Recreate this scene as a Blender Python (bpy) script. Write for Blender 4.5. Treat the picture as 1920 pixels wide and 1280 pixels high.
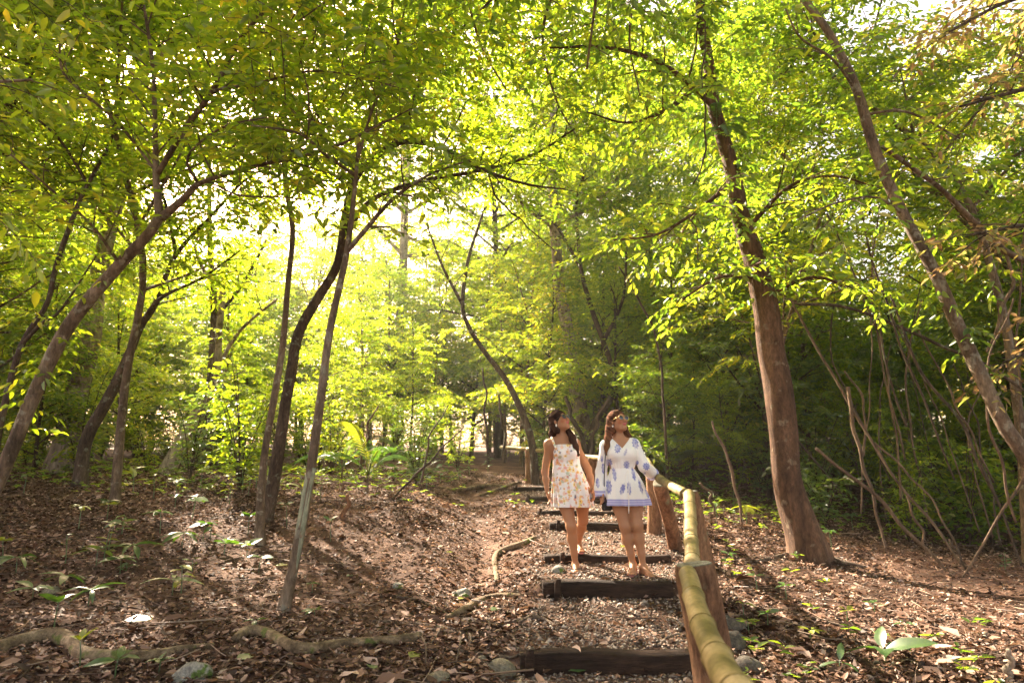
import bpy, math, random
import numpy as np
from mathutils import Vector, Matrix, Quaternion
rad = math.radians
scene = bpy.context.scene
for o in list(bpy.data.objects): bpy.data.objects.remove(o)

# ------------------------------------------------------------------ camera, light, exposure
PITCH = rad(10.6); EYE = 1.6; FPX = 1280.0
cam_d = bpy.data.cameras.new('camera'); cam = bpy.data.objects.new('camera', cam_d)
scene.collection.objects.link(cam); scene.camera = cam
cam.location = (0, 0, EYE); cam.rotation_euler = (rad(90) + PITCH, 0, 0)
cam_d.sensor_width = 36; cam_d.lens = 24; cam_d.clip_start = 0.05; cam_d.clip_end = 2000
cam_d.dof.use_dof = True; cam_d.dof.focus_distance = 6.6; cam_d.dof.aperture_fstop = 2.4

SUN_AZ, SUN_EL = -36.0, 36.0          # azimuth from +Y (view direction), negative = to the left
w = bpy.data.worlds.new("World"); scene.world = w; w.use_nodes = True
nt = w.node_tree; bg = nt.nodes['Background']
sky = nt.nodes.new('ShaderNodeTexSky'); sky.sky_type = 'NISHITA'; sky.sun_disc = False
sky.sun_elevation = rad(SUN_EL); sky.sun_rotation = rad(SUN_AZ); sky.dust_density = 4.0; sky.air_density = 1.0; sky.ozone_density = 0.6
wm = nt.nodes.new('ShaderNodeMix'); wm.data_type = 'RGBA'; wm.blend_type = 'MULTIPLY'; wm.inputs[0].default_value = 1.0
wm.inputs[7].default_value = (1.32, 1.0, 0.80, 1)
nt.links.new(sky.outputs[0], wm.inputs[6]); nt.links.new(wm.outputs[2], bg.inputs[0])
bg.inputs[1].default_value = 0.095
sd = bpy.data.lights.new('sun', 'SUN'); sd.energy = 5.0; sd.angle = rad(0.55); sd.color = (1.0, 0.85, 0.67)
sun = bpy.data.objects.new('sun', sd); scene.collection.objects.link(sun)
SV = Vector((math.sin(rad(SUN_AZ))*math.cos(rad(SUN_EL)), math.cos(rad(SUN_AZ))*math.cos(rad(SUN_EL)), math.sin(rad(SUN_EL))))
sun.rotation_euler = SV.to_track_quat('Z', 'Y').to_euler()
scene.view_settings.view_transform = 'Standard'; scene.view_settings.look = 'None'
scene.view_settings.gamma = 1.0; scene.view_settings.exposure = 2.85
try:
    scene.cycles.max_bounces = 9; scene.cycles.transmission_bounces = 4; scene.cycles.diffuse_bounces = 7
except Exception: pass

# ------------------------------------------------------------------ helpers
C = scene.collection
_c, _s = math.cos(PITCH), math.sin(PITCH)
def at(px, py, Y):
    a = (px-960)/FPX; b = (640-py)/FPX
    dy = _c - b*_s; dz = _s + b*_c
    k = Y/dy
    return np.array([a*k, Y, EYE + dz*k])
def proj(x, y, z):
    z = z-EYE; d = y*_c + z*_s
    return 960+FPX*x/d, 640-FPX*(-y*_s+z*_c)/d
def m_per_px(Y): return Y/FPX
def nrm(v):
    v = np.asarray(v, float)
    return v/np.maximum(np.linalg.norm(v, axis=-1, keepdims=True), 1e-9)

def make_mesh(name, V, F, mats=None, smooth=True, fmat=None, col=None):
    """F: list of (n,k) int arrays"""
    me = bpy.data.meshes.new(name)
    V = np.asarray(V, np.float32)
    Fs = [np.asarray(f, np.int32) for f in F if len(f)]
    me.vertices.add(len(V)); me.vertices.foreach_set('co', V.ravel())
    nl = sum(f.size for f in Fs); nf = sum(len(f) for f in Fs)
    me.loops.add(nl); me.loops.foreach_set('vertex_index', np.concatenate([f.ravel() for f in Fs]))
    tot = np.concatenate([np.full(len(f), f.shape[1], np.int32) for f in Fs])
    st = np.concatenate([[0], np.cumsum(tot)[:-1]]).astype(np.int32)
    me.polygons.add(nf); me.polygons.foreach_set('loop_start', st)
    try: me.polygons.foreach_set('loop_total', tot)
    except Exception: pass
    me.update(calc_edges=True)
    if smooth: me.polygons.foreach_set('use_smooth', np.ones(nf, bool))
    if mats is not None:
        for m in (mats if isinstance(mats, (list, tuple)) else [mats]): me.materials.append(m)
    if fmat is not None: me.polygons.foreach_set('material_index', np.asarray(fmat, np.int32))
    if col is not None:
        at_ = me.color_attributes.new('col', 'FLOAT_COLOR', 'POINT')
        c4 = np.ones((len(V), 4), np.float32); c4[:, :3] = col
        at_.data.foreach_set('color', c4.ravel())
    me.validate(); me.update()
    return me
class MB:
    def __init__(s): s.V = []; s.Q = []; s.T = []; s.n = 0; s.mq = []; s.mt = []
    def add(s, V, Q=None, T=None, m=0):
        V = np.asarray(V, float)
        if Q is not None and len(Q): s.Q.append(np.asarray(Q)+s.n); s.mq.append(np.full(len(Q), m))
        if T is not None and len(T): s.T.append(np.asarray(T)+s.n); s.mt.append(np.full(len(T), m))
        s.V.append(V); s.n += len(V)
    def mesh(s, name, mats, smooth=True):
        F = []; fm = []
        if s.Q: F.append(np.concatenate(s.Q)); fm.append(np.concatenate(s.mq))
        if s.T: F.append(np.concatenate(s.T)); fm.append(np.concatenate(s.mt))
        return make_mesh(name, np.concatenate(s.V), F, mats, smooth, np.concatenate(fm))
def ob(name, me, parent=None, loc=None):
    o = bpy.data.objects.new(name, me); C.objects.link(o)
    if parent is not None: o.parent = parent
    if loc is not None: o.location = loc
    return o
def tag(o, label=None, cat=None, group=None, kind=None):
    if label: o['label'] = label
    if cat: o['category'] = cat
    if group: o['group'] = group
    if kind: o['kind'] = kind
    return o
def thing(name, label, cat, loc=(0, 0, 0), group=None):
    o = ob(name, None, None, Vector([float(a) for a in loc])); o.empty_display_size = .2
    return tag(o, label, cat, group)
def copy_tree(o, loc, rz=0, sc=1.0, label=None, group=None):
    r = o.copy(); C.objects.link(r); r.location = Vector([float(a) for a in loc]); r.rotation_euler = (0, 0, rz)
    r.scale = (sc, sc, sc)
    if label: r['label'] = label
    if group: r['group'] = group
    for ch in o.children:
        c = ch.copy(); C.objects.link(c); c.parent = r
        for g in ch.children:
            d = g.copy(); C.objects.link(d); d.parent = c
    return r

# smooth pseudo noise (numpy)
class SN:
    def __init__(s, seed, n=14, f0=.5, f1=6.0, dims=2):
        r = np.random.RandomState(seed); s.f = np.exp(r.uniform(np.log(f0), np.log(f1), n))
        d = r.normal(size=(n, dims)); d /= np.linalg.norm(d, axis=1)[:, None]
        s.k = d*s.f[:, None]; s.p = r.uniform(0, 6.28, n); s.a = (f0/s.f)**.8
    def __call__(s, *X):
        out = 0
        for k, p, a in zip(s.k, s.p, s.a):
            ph = p
            for kk, x in zip(k, X): ph = ph + kk*x
            out = out + a*np.sin(ph)
        return out/np.sqrt((s.a**2).sum())

# ------------------------------------------------------------------ terrain heights
# steps: depth Y, px left, px right, py top, py base
STEPS = [(4.9, 975, 1300, 1219, 1257), (6.4, 1017, 1258, 1089, 1117), (7.5, 1020, 1255, 1040, 1055),
         (9.3, 1030, 1222, 979, 996), (10.5, 1008, 1175, 957, 967), (12.0, 986, 1150, 931, 943), (14.0, 962, 1120, 913, 920)]
CP = []
def cp(px, py, Y): CP.append(at(px, py, Y))
for a in [(100,1270,4.2),(500,1262,4.4),(800,1275,4.5),(530,1140,6.1),(200,1130,6.0),(0,1100,6.3),(30,1000,8),(300,1000,8.5),
          (487,1022,8.2),(700,1040,8),(880,1120,6.5),(870,1010,8.8),(760,960,9.7),(650,925,11),(300,915,11.3),(50,905,10.8),
          (860,935,11.5),(620,895,13.5),(900,912,14),(760,885,17),(900,868,20),(300,875,16),(0,870,16),(600,845,28),(1000,885,18),(1000,862,24),
          (-400,1000,8),(-300,890,15),
          (1480,1275,4.6),(1900,1275,4.3),(1650,1180,5.6),(1900,1110,7.4),(1500,1048,8.8),(1380,1000,9.6),(1300,955,11),(1740,1060,9),
          (1900,1030,11.5),(1700,965,14.5),(1900,925,17),(1400,915,15.5),(1800,830,26),(1500,850,24),(1250,905,16),(2400,1050,9),(2300,930,16)]:
    cp(*a)
for x, y, z in [(0,0,0),(3,0,.05),(-3,0,.0),(0,2.5,.0),(2.5,2.5,.1),(-2.5,2.5,.12),(-6,2,.2),(6,2,.2),(-9,5,.5),(9,5,.2),(0,-4,-.1)]:
    CP.append(np.array([x, y, z], float))
ST = []
for (Y, pl, pr, pt, pb) in STEPS:
    ztop = at(1100, pt, Y)[2]; zb = at(1100, pb, Y)[2]
    ST.append((Y, at(pl, pt, Y)[0], at(pr, pt, Y)[0], ztop, zb))
    CP.append(np.array([(ST[-1][1]+ST[-1][2])/2, Y, (ztop+zb)/2]))
CP = np.array(CP)
def _tps_fit(P, lam=.15):
    n = len(P); d = np.linalg.norm(P[:, None, :2]-P[None, :, :2], axis=-1)
    K = np.where(d > 0, d*d*np.log(np.maximum(d, 1e-9)), 0)+lam*np.eye(n)
    A = np.zeros((n+3, n+3)); A[:n, :n] = K; A[:n, n] = 1; A[:n, n+1:] = P[:, :2]; A[n, :n] = 1; A[n+1:, :n] = P[:, :2].T
    return np.linalg.solve(A, np.concatenate([P[:, 2], np.zeros(3)]))
TW = _tps_fit(CP)
n_lo = SN(3, 14, .5, 2.2); n_hi = SN(5, 22, 3, 14)
def sst(a, b, x):
    t = np.clip((x-a)/(b-a), 0, 1); return t*t*(3-2*t)
sY = np.array([s[0] for s in ST]); sL = np.array([s[1] for s in ST]); sR = np.array([s[2] for s in ST])
def stair_mask(x, y):
    L = np.interp(y, sY, sL, left=sL[0]-.3); R = np.interp(y, sY, sR)
    L = np.where(y < sY[0], sL[0]-.05, L); R = np.where(y < sY[0], 1.3, R)
    return sst(L-.28, L+.08, x)*(1-sst(R-.02, R+.3, x))*sst(3.2, 4.6, y)*(1-sst(14.3, 15.5, y))
def stair_h(y):
    out = np.interp(y, [0, sY[0]], [0.0, ST[0][4]])
    for i, s in enumerate(ST):
        nb = ST[i+1][4]+.012 if i+1 < len(ST) else s[3]+.12
        ny = ST[i+1][0] if i+1 < len(ST) else s[0]+2.0
        h = s[3]-.012 + (np.clip((y-s[0])/(ny-s[0]), 0, 1))*(nb-s[3])
        k = sst(s[0]-.01, s[0]+.05, y)
        out = out*(1-k)+h*k
    return out
def ground(x, y, detail=True):
    x = np.asarray(x, float); y = np.asarray(y, float)
    shp = np.broadcast(x, y).shape; x = np.broadcast_to(x, shp).ravel(); y = np.broadcast_to(y, shp).ravel()
    xc = np.clip(x, -15, 15); yc = np.clip(y, -4, 28)
    z = np.full(len(x), TW[-3]) + TW[-2]*xc + TW[-1]*yc
    for i in range(0, len(x), 20000):
        d2 = (xc[i:i+20000, None]-CP[None, :, 0])**2+(yc[i:i+20000, None]-CP[None, :, 1])**2
        z[i:i+20000] += (np.where(d2 > 0, .5*d2*np.log(np.maximum(d2, 1e-12)), 0)) @ TW[:len(CP)]
    far = np.hypot(x-xc, y-yc)
    z = z + far*.035
    nse = n_lo(x, y)*.035 + n_hi(x, y)*.010
    # gully left of the steps
    gx = np.interp(y, [4, 6.5, 9, 11.5, 13.5], [-.3, -.35, -.35, -.75, -.6]); g = np.exp(-((x-gx)/.38)**2)*sst(5.5, 7.5, y)*(1-sst(12.5, 14.5, y))
    z = z + nse - .14*g
    m = stair_mask(x, y)
    z = z*(1-m) + (stair_h(y)+nse*.35)*m
    return z.reshape(shp)
def gz(x, y): return float(ground(np.array([x]), np.array([y]))[0])

# ------------------------------------------------------------------ materials
def new_mat(name):
    m = bpy.data.materials.new(name); m.use_nodes = True
    return m, m.node_tree, m.node_tree.nodes['Principled BSDF']
def ramp(nt, stops, fac, interp='LINEAR'):
    r = nt.nodes.new('ShaderNodeValToRGB'); r.color_ramp.interpolation = interp
    e = r.color_ramp.elements
    while len(e) > 1: e.remove(e[-1])
    e[0].position = stops[0][0]; e[0].color = (*stops[0][1], 1)
    for p, c in stops[1:]:
        q = e.new(p); q.color = (*c, 1)
    nt.links.new(fac, r.inputs[0]); return r.outputs[0]
def noise(nt, scale, detail=4, rough=.6, vec=None, stretch=None):
    n = nt.nodes.new('ShaderNodeTexNoise'); n.inputs['Scale'].default_value = scale
    n.inputs['Detail'].default_value = detail; n.inputs['Roughness'].default_value = rough
    tc = nt.nodes.new('ShaderNodeTexCoord'); src = tc.outputs['Object']
    if stretch:
        mp = nt.nodes.new('ShaderNodeMapping'); mp.inputs['Scale'].default_value = stretch
        nt.links.new(src, mp.inputs[0]); src = mp.outputs[0]
    nt.links.new(src, n.inputs['Vector']); return n.outputs['Fac']
def bump(nt, b, h, strength, dist=.02):
    n = nt.nodes.new('ShaderNodeBump'); n.inputs['Strength'].default_value = strength; n.inputs['Distance'].default_value = dist
    nt.links.new(h, n.inputs['Height']); nt.links.new(n.outputs[0], b.inputs['Normal'])
def bark(name, stops, scale=6, stretch=(1, 1, .25), b_str=.7, patches=None):
    m, nt, b = new_mat(name); b.inputs['Roughness'].default_value = .85; b.inputs['Specular IOR Level'].default_value = .2
    f = noise(nt, scale, 6, .65, stretch=stretch); c = ramp(nt, stops, f)
    if patches:
        f2 = noise(nt, patches[1], 3, .55); msk = ramp(nt, [(patches[2], (0, 0, 0)), (patches[2]+.07, (1, 1, 1))], f2)
        mx = nt.nodes.new('ShaderNodeMix'); mx.data_type = 'RGBA'; nt.links.new(msk, mx.inputs[0]); nt.links.new(c, mx.inputs[6]); mx.inputs[7].default_value = (*patches[0], 1); c = mx.outputs[2]
    fm = nt.nodes.new('ShaderNodeMix'); fm.data_type = 'RGBA'; fm.blend_type = 'MULTIPLY'; fm.inputs[0].default_value = 1
    nt.links.new(c, fm.inputs[6]); fn = noise(nt, scale*6, 8, .75, stretch=(1, 1, max(stretch[2], .35)) if stretch[2] < 1 else stretch)
    nt.links.new(ramp(nt, [(.32, (.42, .40, .38)), (.5, (.9, .9, .9)), (.68, (1.45, 1.4, 1.35))], fn), fm.inputs[7])
    nt.links.new(fm.outputs[2], b.inputs['Base Color']); bump(nt, b, fn, b_str, .035)
    return m
M = {}
M['bark_brown'] = bark('bark_brown', [(.3, (.06, .042, .028)), (.52, (.17, .12, .08)), (.72, (.32, .25, .18))], 5, patches=((.27, .24, .18), 9, .57))
M['bark_red'] = bark('bark_red', [(.28, (.032, .018, .011)), (.5, (.11, .060, .035)), (.72, (.22, .13, .08))], 5, patches=((.20, .15, .10), 8, .62))
M['bark_dark'] = bark('bark_dark', [(.3, (.03, .021, .015)), (.55, (.095, .066, .046)), (.75, (.19, .14, .10))], 8, patches=((.17, .17, .12), 10, .60))
M['bark_pale'] = bark('bark_pale', [(.3, (.14, .10, .07)), (.55, (.34, .28, .21)), (.75, (.52, .45, .36))], 3, patches=((.14, .11, .07), 7, .56))
M['bark_lichen'] = bark('bark_lichen', [(.3, (.16, .16, .11)), (.6, (.31, .32, .22)), (.8, (.42, .42, .32))], 5, b_str=.3, patches=((.24, .17, .11), 9, .62))
M['root'] = bark('root_bark', [(.3, (.05, .032, .018)), (.5, (.19, .135, .08)), (.72, (.36, .27, .17))], 7, (1, 1, 1), patches=((.12, .14, .035), 6, .6))
M['fine_root'] = bark('fine_root', [(.3, (.06, .04, .028)), (.6, (.19, .14, .10)), (.8, (.32, .25, .18))], 12, (1, 1, 1))
M['beam'] = bark('beam_wood', [(.3, (.012, .008, .006)), (.55, (.045, .026, .017)), (.8, (.12, .07, .045))], 6, (.25, 1.5, 1.5), .8)
M['post'] = bark('post_wood', [(.3, (.07, .035, .02)), (.5, (.25, .13, .07)), (.75, (.42, .24, .13))], 7, (1.4, 1.4, .2), 1.0, patches=((.24, .23, .13), 4, .64))
M['post_top'] = bark('post_end_grain', [(.3, (.10, .09, .06)), (.6, (.26, .25, .18))], 25, (1, 1, 1), .6)
M['liana'] = bark('liana_bark', [(.3, (.07, .045, .03)), (.6, (.22, .15, .10)), (.8, (.36, .26, .18))], 9)
# bamboo
m, nt, b = new_mat('bamboo'); M['bamboo'] = m; b.inputs['Roughness'].default_value = .55; b.inputs['Specular IOR Level'].default_value = .3
f = noise(nt, 5, 5, .62, stretch=(1, .45, 1)); c = ramp(nt, [(.30, (.075, .062, .018)), (.44, (.20, .155, .05)), (.56, (.38, .28, .12)), (.75, (.56, .43, .24))], f)
f2 = noise(nt, 45, 3, .6); mx = nt.nodes.new('ShaderNodeMix'); mx.data_type = 'RGBA'; mx.blend_type = 'MULTIPLY'; mx.inputs[0].default_value = .55
nt.links.new(c, mx.inputs[6]); nt.links.new(ramp(nt, [(.35, (.5, .5, .4)), (.6, (1, 1, 1))], f2), mx.inputs[7]); nt.links.new(mx.outputs[2], b.inputs['Base Color'])
bump(nt, b, f2, .15, .004)
M['bamboo_ring'] = bark('bamboo_ring', [(.3, (.14, .10, .03)), (.7, (.35, .27, .10))], 20, (1, 1, 1), .2)
# soil
m, nt, b = new_mat('forest_soil'); M['soil'] = m; b.inputs['Roughness'].default_value = .95; b.inputs['Specular IOR Level'].default_value = .15
f = noise(nt, 1.3, 8, .7); c = ramp(nt, [(.3, (.035, .021, .015)), (.5, (.10, .060, .043)), (.66, (.18, .115, .085)), (.8, (.27, .185, .14))], f)
f2 = noise(nt, 30, 5, .7); mx = nt.nodes.new('ShaderNodeMix'); mx.data_type = 'RGBA'; mx.blend_type = 'MULTIPLY'; mx.inputs[0].default_value = 1
nt.links.new(c, mx.inputs[6]); nt.links.new(ramp(nt, [(.3, (.45, .4, .38)), (.65, (1.3, 1.2, 1.1))], f2), mx.inputs[7]); nt.links.new(mx.outputs[2], b.inputs['Base Color'])
bump(nt, b, f2, .8, .03)
# rock
M['rock'] = bark('rock', [(.3, (.10, .085, .06)), (.6, (.26, .23, .16)), (.8, (.38, .35, .27))], 9, (1, 1, 1), .8)
M['rock_dark'] = bark('rock_dark', [(.3, (.06, .05, .04)), (.6, (.17, .15, .12)), (.8, (.28, .25, .21))], 9, (1, 1, 1), .9)
M['rock_mossy'] = bark('rock_mossy', [(.3, (.2, .19, .16)), (.6, (.38, .37, .31)), (.8, (.52, .5, .44))], 9, (1, 1, 1), .8, patches=((.12, .18, .04), 12, .54))
# island coloured materials
def island_mat(name, stops, rough=.8, trans=None, tscale=(1.5, 1.7, .6), gloss=.06, grough=.4, tweak=None):
    m = bpy.data.materials.new(name); m.use_nodes = True; nt = m.node_tree; nt.nodes.clear()
    out = nt.nodes.new('ShaderNodeOutputMaterial'); g = nt.nodes.new('ShaderNodeNewGeometry')
    oi = nt.nodes.new('ShaderNodeObjectInfo')
    ad = nt.nodes.new('ShaderNodeMath'); ad.operation = 'MULTIPLY_ADD'; nt.links.new(g.outputs['Random Per Island'], ad.inputs[0]); ad.inputs[1].default_value = .82
    md = nt.nodes.new('ShaderNodeMath'); md.operation = 'MULTIPLY'; nt.links.new(oi.outputs['Random'], md.inputs[0]); md.inputs[1].default_value = .18; nt.links.new(md.outputs[0], ad.inputs[2])
    c = ramp(nt, stops, ad.outputs[0])
    d = nt.nodes.new('ShaderNodeBsdfDiffuse'); nt.links.new(c, d.inputs[0]); res = d.outputs[0]
    if trans:
        t = nt.nodes.new('ShaderNodeBsdfTranslucent'); mm = nt.nodes.new('ShaderNodeMix'); mm.data_type = 'RGBA'; mm.blend_type = 'MULTIPLY'; mm.inputs[0].default_value = 1
        nt.links.new(c, mm.inputs[6]); mm.inputs[7].default_value = (*tscale, 1); nt.links.new(mm.outputs[2], t.inputs[0])
        a = nt.nodes.new('ShaderNodeMixShader'); a.inputs[0].default_value = trans; nt.links.new(res, a.inputs[1]); nt.links.new(t.outputs[0], a.inputs[2]); res = a.outputs[0]
    gl = nt.nodes.new('ShaderNodeBsdfGlossy'); gl.inputs['Roughness'].default_value = grough; gl.inputs[0].default_value = (1, 1, 1, 1)
    a = nt.nodes.new('ShaderNodeMixShader'); a.inputs[0].default_value = gloss; nt.links.new(res, a.inputs[1]); nt.links.new(gl.outputs[0], a.inputs[2])
    nt.links.new(a.outputs[0], out.inputs[0]); return m
LT = (4.4, 3.9, 1.2)
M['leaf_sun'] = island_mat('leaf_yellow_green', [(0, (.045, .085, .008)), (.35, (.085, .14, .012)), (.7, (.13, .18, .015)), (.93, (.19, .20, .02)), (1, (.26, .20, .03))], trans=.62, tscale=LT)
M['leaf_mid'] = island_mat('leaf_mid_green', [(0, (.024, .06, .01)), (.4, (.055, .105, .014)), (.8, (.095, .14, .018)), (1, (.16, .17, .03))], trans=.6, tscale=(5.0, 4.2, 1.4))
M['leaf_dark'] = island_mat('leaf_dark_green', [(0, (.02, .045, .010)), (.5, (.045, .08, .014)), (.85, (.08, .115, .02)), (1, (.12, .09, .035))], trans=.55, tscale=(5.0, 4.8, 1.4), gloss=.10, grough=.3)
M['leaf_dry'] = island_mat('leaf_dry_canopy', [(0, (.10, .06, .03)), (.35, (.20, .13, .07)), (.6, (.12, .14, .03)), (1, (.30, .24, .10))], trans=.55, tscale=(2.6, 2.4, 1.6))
M['litter'] = island_mat('litter', [(0, (.018, .010, .006)), (.24, (.045, .024, .014)), (.46, (.10, .052, .032)), (.63, (.20, .115, .078)), (.78, (.34, .21, .15)), (.93, (.56, .42, .34)), (.965, (.36, .24, .03)), (.985, (.10, .15, .03)), (1, (.07, .12, .02))], trans=.12, tscale=(1.2, 1.1, .8), gloss=.02, grough=.55)
M['gravel'] = island_mat('gravel', [(0, (.035, .024, .017)), (.4, (.11, .078, .055)), (.75, (.26, .20, .15)), (1, (.48, .41, .34))], gloss=.03)
M['twig'] = island_mat('dead_twigs', [(0, (.05, .03, .02)), (.5, (.15, .095, .065)), (1, (.34, .25, .18))], gloss=.03)
def leaf_big(name, c0, c1, tr=.4):
    m = bpy.data.materials.new(name); m.use_nodes = True; nt = m.node_tree; nt.nodes.clear(); out = nt.nodes.new('ShaderNodeOutputMaterial')
    f = noise(nt, 14, 3, .5); c = ramp(nt, [(.3, c0), (.7, c1)], f)
    d = nt.nodes.new('ShaderNodeBsdfDiffuse'); t = nt.nodes.new('ShaderNodeBsdfTranslucent'); nt.links.new(c, d.inputs[0])
    mm = nt.nodes.new('ShaderNodeMix'); mm.data_type = 'RGBA'; mm.blend_type = 'MULTIPLY'; mm.inputs[0].default_value = 1; nt.links.new(c, mm.inputs[6]); mm.inputs[7].default_value = (2.2, 2.2, .6, 1); nt.links.new(mm.outputs[2], t.inputs[0])
    a = nt.nodes.new('ShaderNodeMixShader'); a.inputs[0].default_value = tr; nt.links.new(d.outputs[0], a.inputs[1]); nt.links.new(t.outputs[0], a.inputs[2])
    gl = nt.nodes.new('ShaderNodeBsdfGlossy'); gl.inputs['Roughness'].default_value = .38
    bb = nt.nodes.new('ShaderNodeMixShader'); bb.inputs[0].default_value = .12; nt.links.new(a.outputs[0], bb.inputs[1]); nt.links.new(gl.outputs[0], bb.inputs[2]); nt.links.new(bb.outputs[0], out.inputs[0])
    return m
M['big_a'] = leaf_big('plant_leaf_green', (.035, .08, .018), (.07, .14, .03))
M['big_b'] = leaf_big('plant_leaf_pale', (.08, .13, .045), (.14, .20, .08))
M['big_c'] = leaf_big('plant_leaf_yellow', (.16, .20, .015), (.26, .27, .03))
def vcol(name, rough=.6, sss=0, spec=.3, sheen=0):
    m, nt, b = new_mat(name); a = nt.nodes.new('ShaderNodeVertexColor'); a.layer_name = 'col'
    nt.links.new(a.outputs[0], b.inputs['Base Color']); b.inputs['Roughness'].default_value = rough; b.inputs['Specular IOR Level'].default_value = spec
    if sss: b.inputs['Subsurface Weight'].default_value = sss; b.inputs['Subsurface Radius'].default_value = (.02, .008, .004); b.inputs['Subsurface Scale'].default_value = 1.0
    return m
M['skin'] = vcol('skin', .5, .12, .25); M['cloth'] = vcol('printed_cloth', .85, 0, .15); M['hair'] = vcol('hair', .85, 0, .03)
def flat(name, c, rough=.5, metal=0, spec=.5):
    m, nt, b = new_mat(name); b.inputs['Base Color'].default_value = (*c, 1); b.inputs['Roughness'].default_value = rough; b.inputs['Metallic'].default_value = metal; b.inputs['Specular IOR Level'].default_value = spec
    return m
M['lens'] = flat('dark_lens', (.012, .012, .02), .08, 0, .9); M['gold'] = flat('gold_metal', (.75, .5, .22), .25, 1); M['pearl'] = flat('pearl', (.85, .8, .75), .25)
M['black'] = flat('black_leather', (.012, .011, .012), .45); M['sandal'] = flat('sandal_pink', (.42, .16, .14), .6); M['nail'] = flat('nail', (.5, .1, .1), .3)

# ------------------------------------------------------------------ geometry generators
def catmull(P, n):
    P = np.asarray(P, float)
    if len(P) == 2:
        t = np.linspace(0, 1, n)[:, None]; return P[0]*(1-t)+P[1]*t
    Q = np.vstack([2*P[0]-P[1], P, 2*P[-1]-P[-2]])
    seg = np.linalg.norm(np.diff(P[:, :3], axis=0), axis=1); cum = np.concatenate([[0], np.cumsum(seg)]); s = np.linspace(0, cum[-1], n)
    out = []
    for v in s:
        i = min(int(np.searchsorted(cum, v, 'right'))-1, len(seg)-1); i = max(i, 0); t = (v-cum[i])/max(seg[i], 1e-9)
        p0, p1, p2, p3 = Q[i], Q[i+1], Q[i+2], Q[i+3]
        out.append(.5*((2*p1)+(-p0+p2)*t+(2*p0-5*p1+4*p2-p3)*t*t+(-p0+3*p1-3*p2+p3)*t**3))
    return np.array(out)
def frames(P):
    T = nrm(np.gradient(P, axis=0)); up = np.array([0, 0, 1.]) if abs(T[0][2]) < .9 else np.array([1., 0, 0])
    N = [nrm(np.cross(np.cross(T[0], up), T[0]))]
    for i in range(1, len(P)):
        v = N[-1]-T[i]*np.dot(N[-1], T[i]); N.append(nrm(v))
    N = np.array(N); return T, N, np.cross(T, N)
def tube(mb, PR, seg=8, n=None, rfun=None, m=0, cap=True, square=0):
    """PR: rows x,y,z,r"""
    PR = np.asarray(PR, float)
    if n: PR = catmull(PR, n)
    P = PR[:, :3]; R = np.maximum(PR[:, 3], 1e-4); T, N, B = frames(P); k = len(P)
    th = np.arange(seg)/seg*2*np.pi
    rr = R[:, None]*np.ones((1, seg))
    if square:
        sq = (np.abs(np.cos(th))**square+np.abs(np.sin(th))**square)**(-1/square); rr = rr*sq[None]
    if rfun is not None: rr = rr*rfun(np.linspace(0, 1, k)[:, None], th[None, :], P)
    V = P[:, None, :]+rr[..., None]*(np.cos(th)[None, :, None]*N[:, None, :]+np.sin(th)[None, :, None]*B[:, None, :])
    V = V.reshape(-1, 3); i = np.arange(k-1)[:, None]*seg; j = np.arange(seg)[None]; j2 = (j+1) % seg
    Q = np.stack([i+j, i+j2, i+seg+j2, i+seg+j], -1).reshape(-1, 4)
    Tt = None
    if cap:
        V = np.vstack([V, P[0], P[-1]]); a = k*seg
        Tt = np.array([[a, (q+1) % seg, q] for q in range(seg)]+[[a+1, (k-1)*seg+q, (k-1)*seg+(q+1) % seg] for q in range(seg)])
    mb.add(V, Q, Tt, m)
def leaf_verts(P, D, N, L, W, fold=.18, curl=.12):
    P = np.asarray(P); n = len(P); D = nrm(D); S = nrm(np.cross(D, N)); U = np.cross(S, D)
    L = np.broadcast_to(L, (n,))[:, None]; W = np.broadcast_to(W, (n,))[:, None]
    f = W*fold; c = L*curl
    v = np.stack([P, P+D*L*.3+S*W*.46+U*f, P+D*L*.68+S*W*.38+U*(f*.8-c*.5), P+D*L-U*c, P+D*L*.68-S*W*.38+U*(f*.8-c*.5), P+D*L*.3-S*W*.46+U*f], 1)
    b = np.arange(n)[:, None]*6
    Q = np.concatenate([b+np.array([0, 1, 2, 3]), b+np.array([0, 3, 4, 5])])
    return v.reshape(-1, 3), Q
class Leaves:
    def __init__(s): s.P = []; s.D = []; s.N = []; s.L = []
    def add(s, P, D, N, L): s.P.append(P); s.D.append(D); s.N.append(N); s.L.append(L)
    def to(s, mb, wr=.42, m=0, **k):
        if not s.P: return 0
        P = np.concatenate(s.P); L = np.concatenate(s.L)
        v, q = leaf_verts(P, np.concatenate(s.D), np.concatenate(s.N), L, L*wr, **k); mb.add(v, q, None, m); return len(P)
def spray(lv, rng, S, T, l, gap, leaf, up=None, hang=.25, jit=.45):
    """leaves along one twig"""
    k = max(3, int(l/gap)); t = (np.arange(k)+.6+rng.uniform(-.2, .2, k))/k
    T = nrm(T); upv = np.array([0, 0, 1.]) if up is None else up
    B = np.cross(T, upv)
    if np.linalg.norm(B) < .1: B = np.cross(T, [1., 0, 0])
    B = nrm(B); sd = np.where(np.arange(k) % 2, 1., -1.)
    P = S+T*(l*t)[:, None]; P[:, 2] -= (t**2)*l*.22
    D = T[None]*.55+B[None]*(sd*.85)[:, None]; D[-1] = T; D = D+rng.normal(0, .22, (k, 3)); D[:, 2] -= hang
    N = np.array([0, 0, 1.])+rng.normal(0, jit, (k, 3))
    lv.add(P, D, N, leaf*rng.uniform(.65, 1.2, k))
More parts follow.
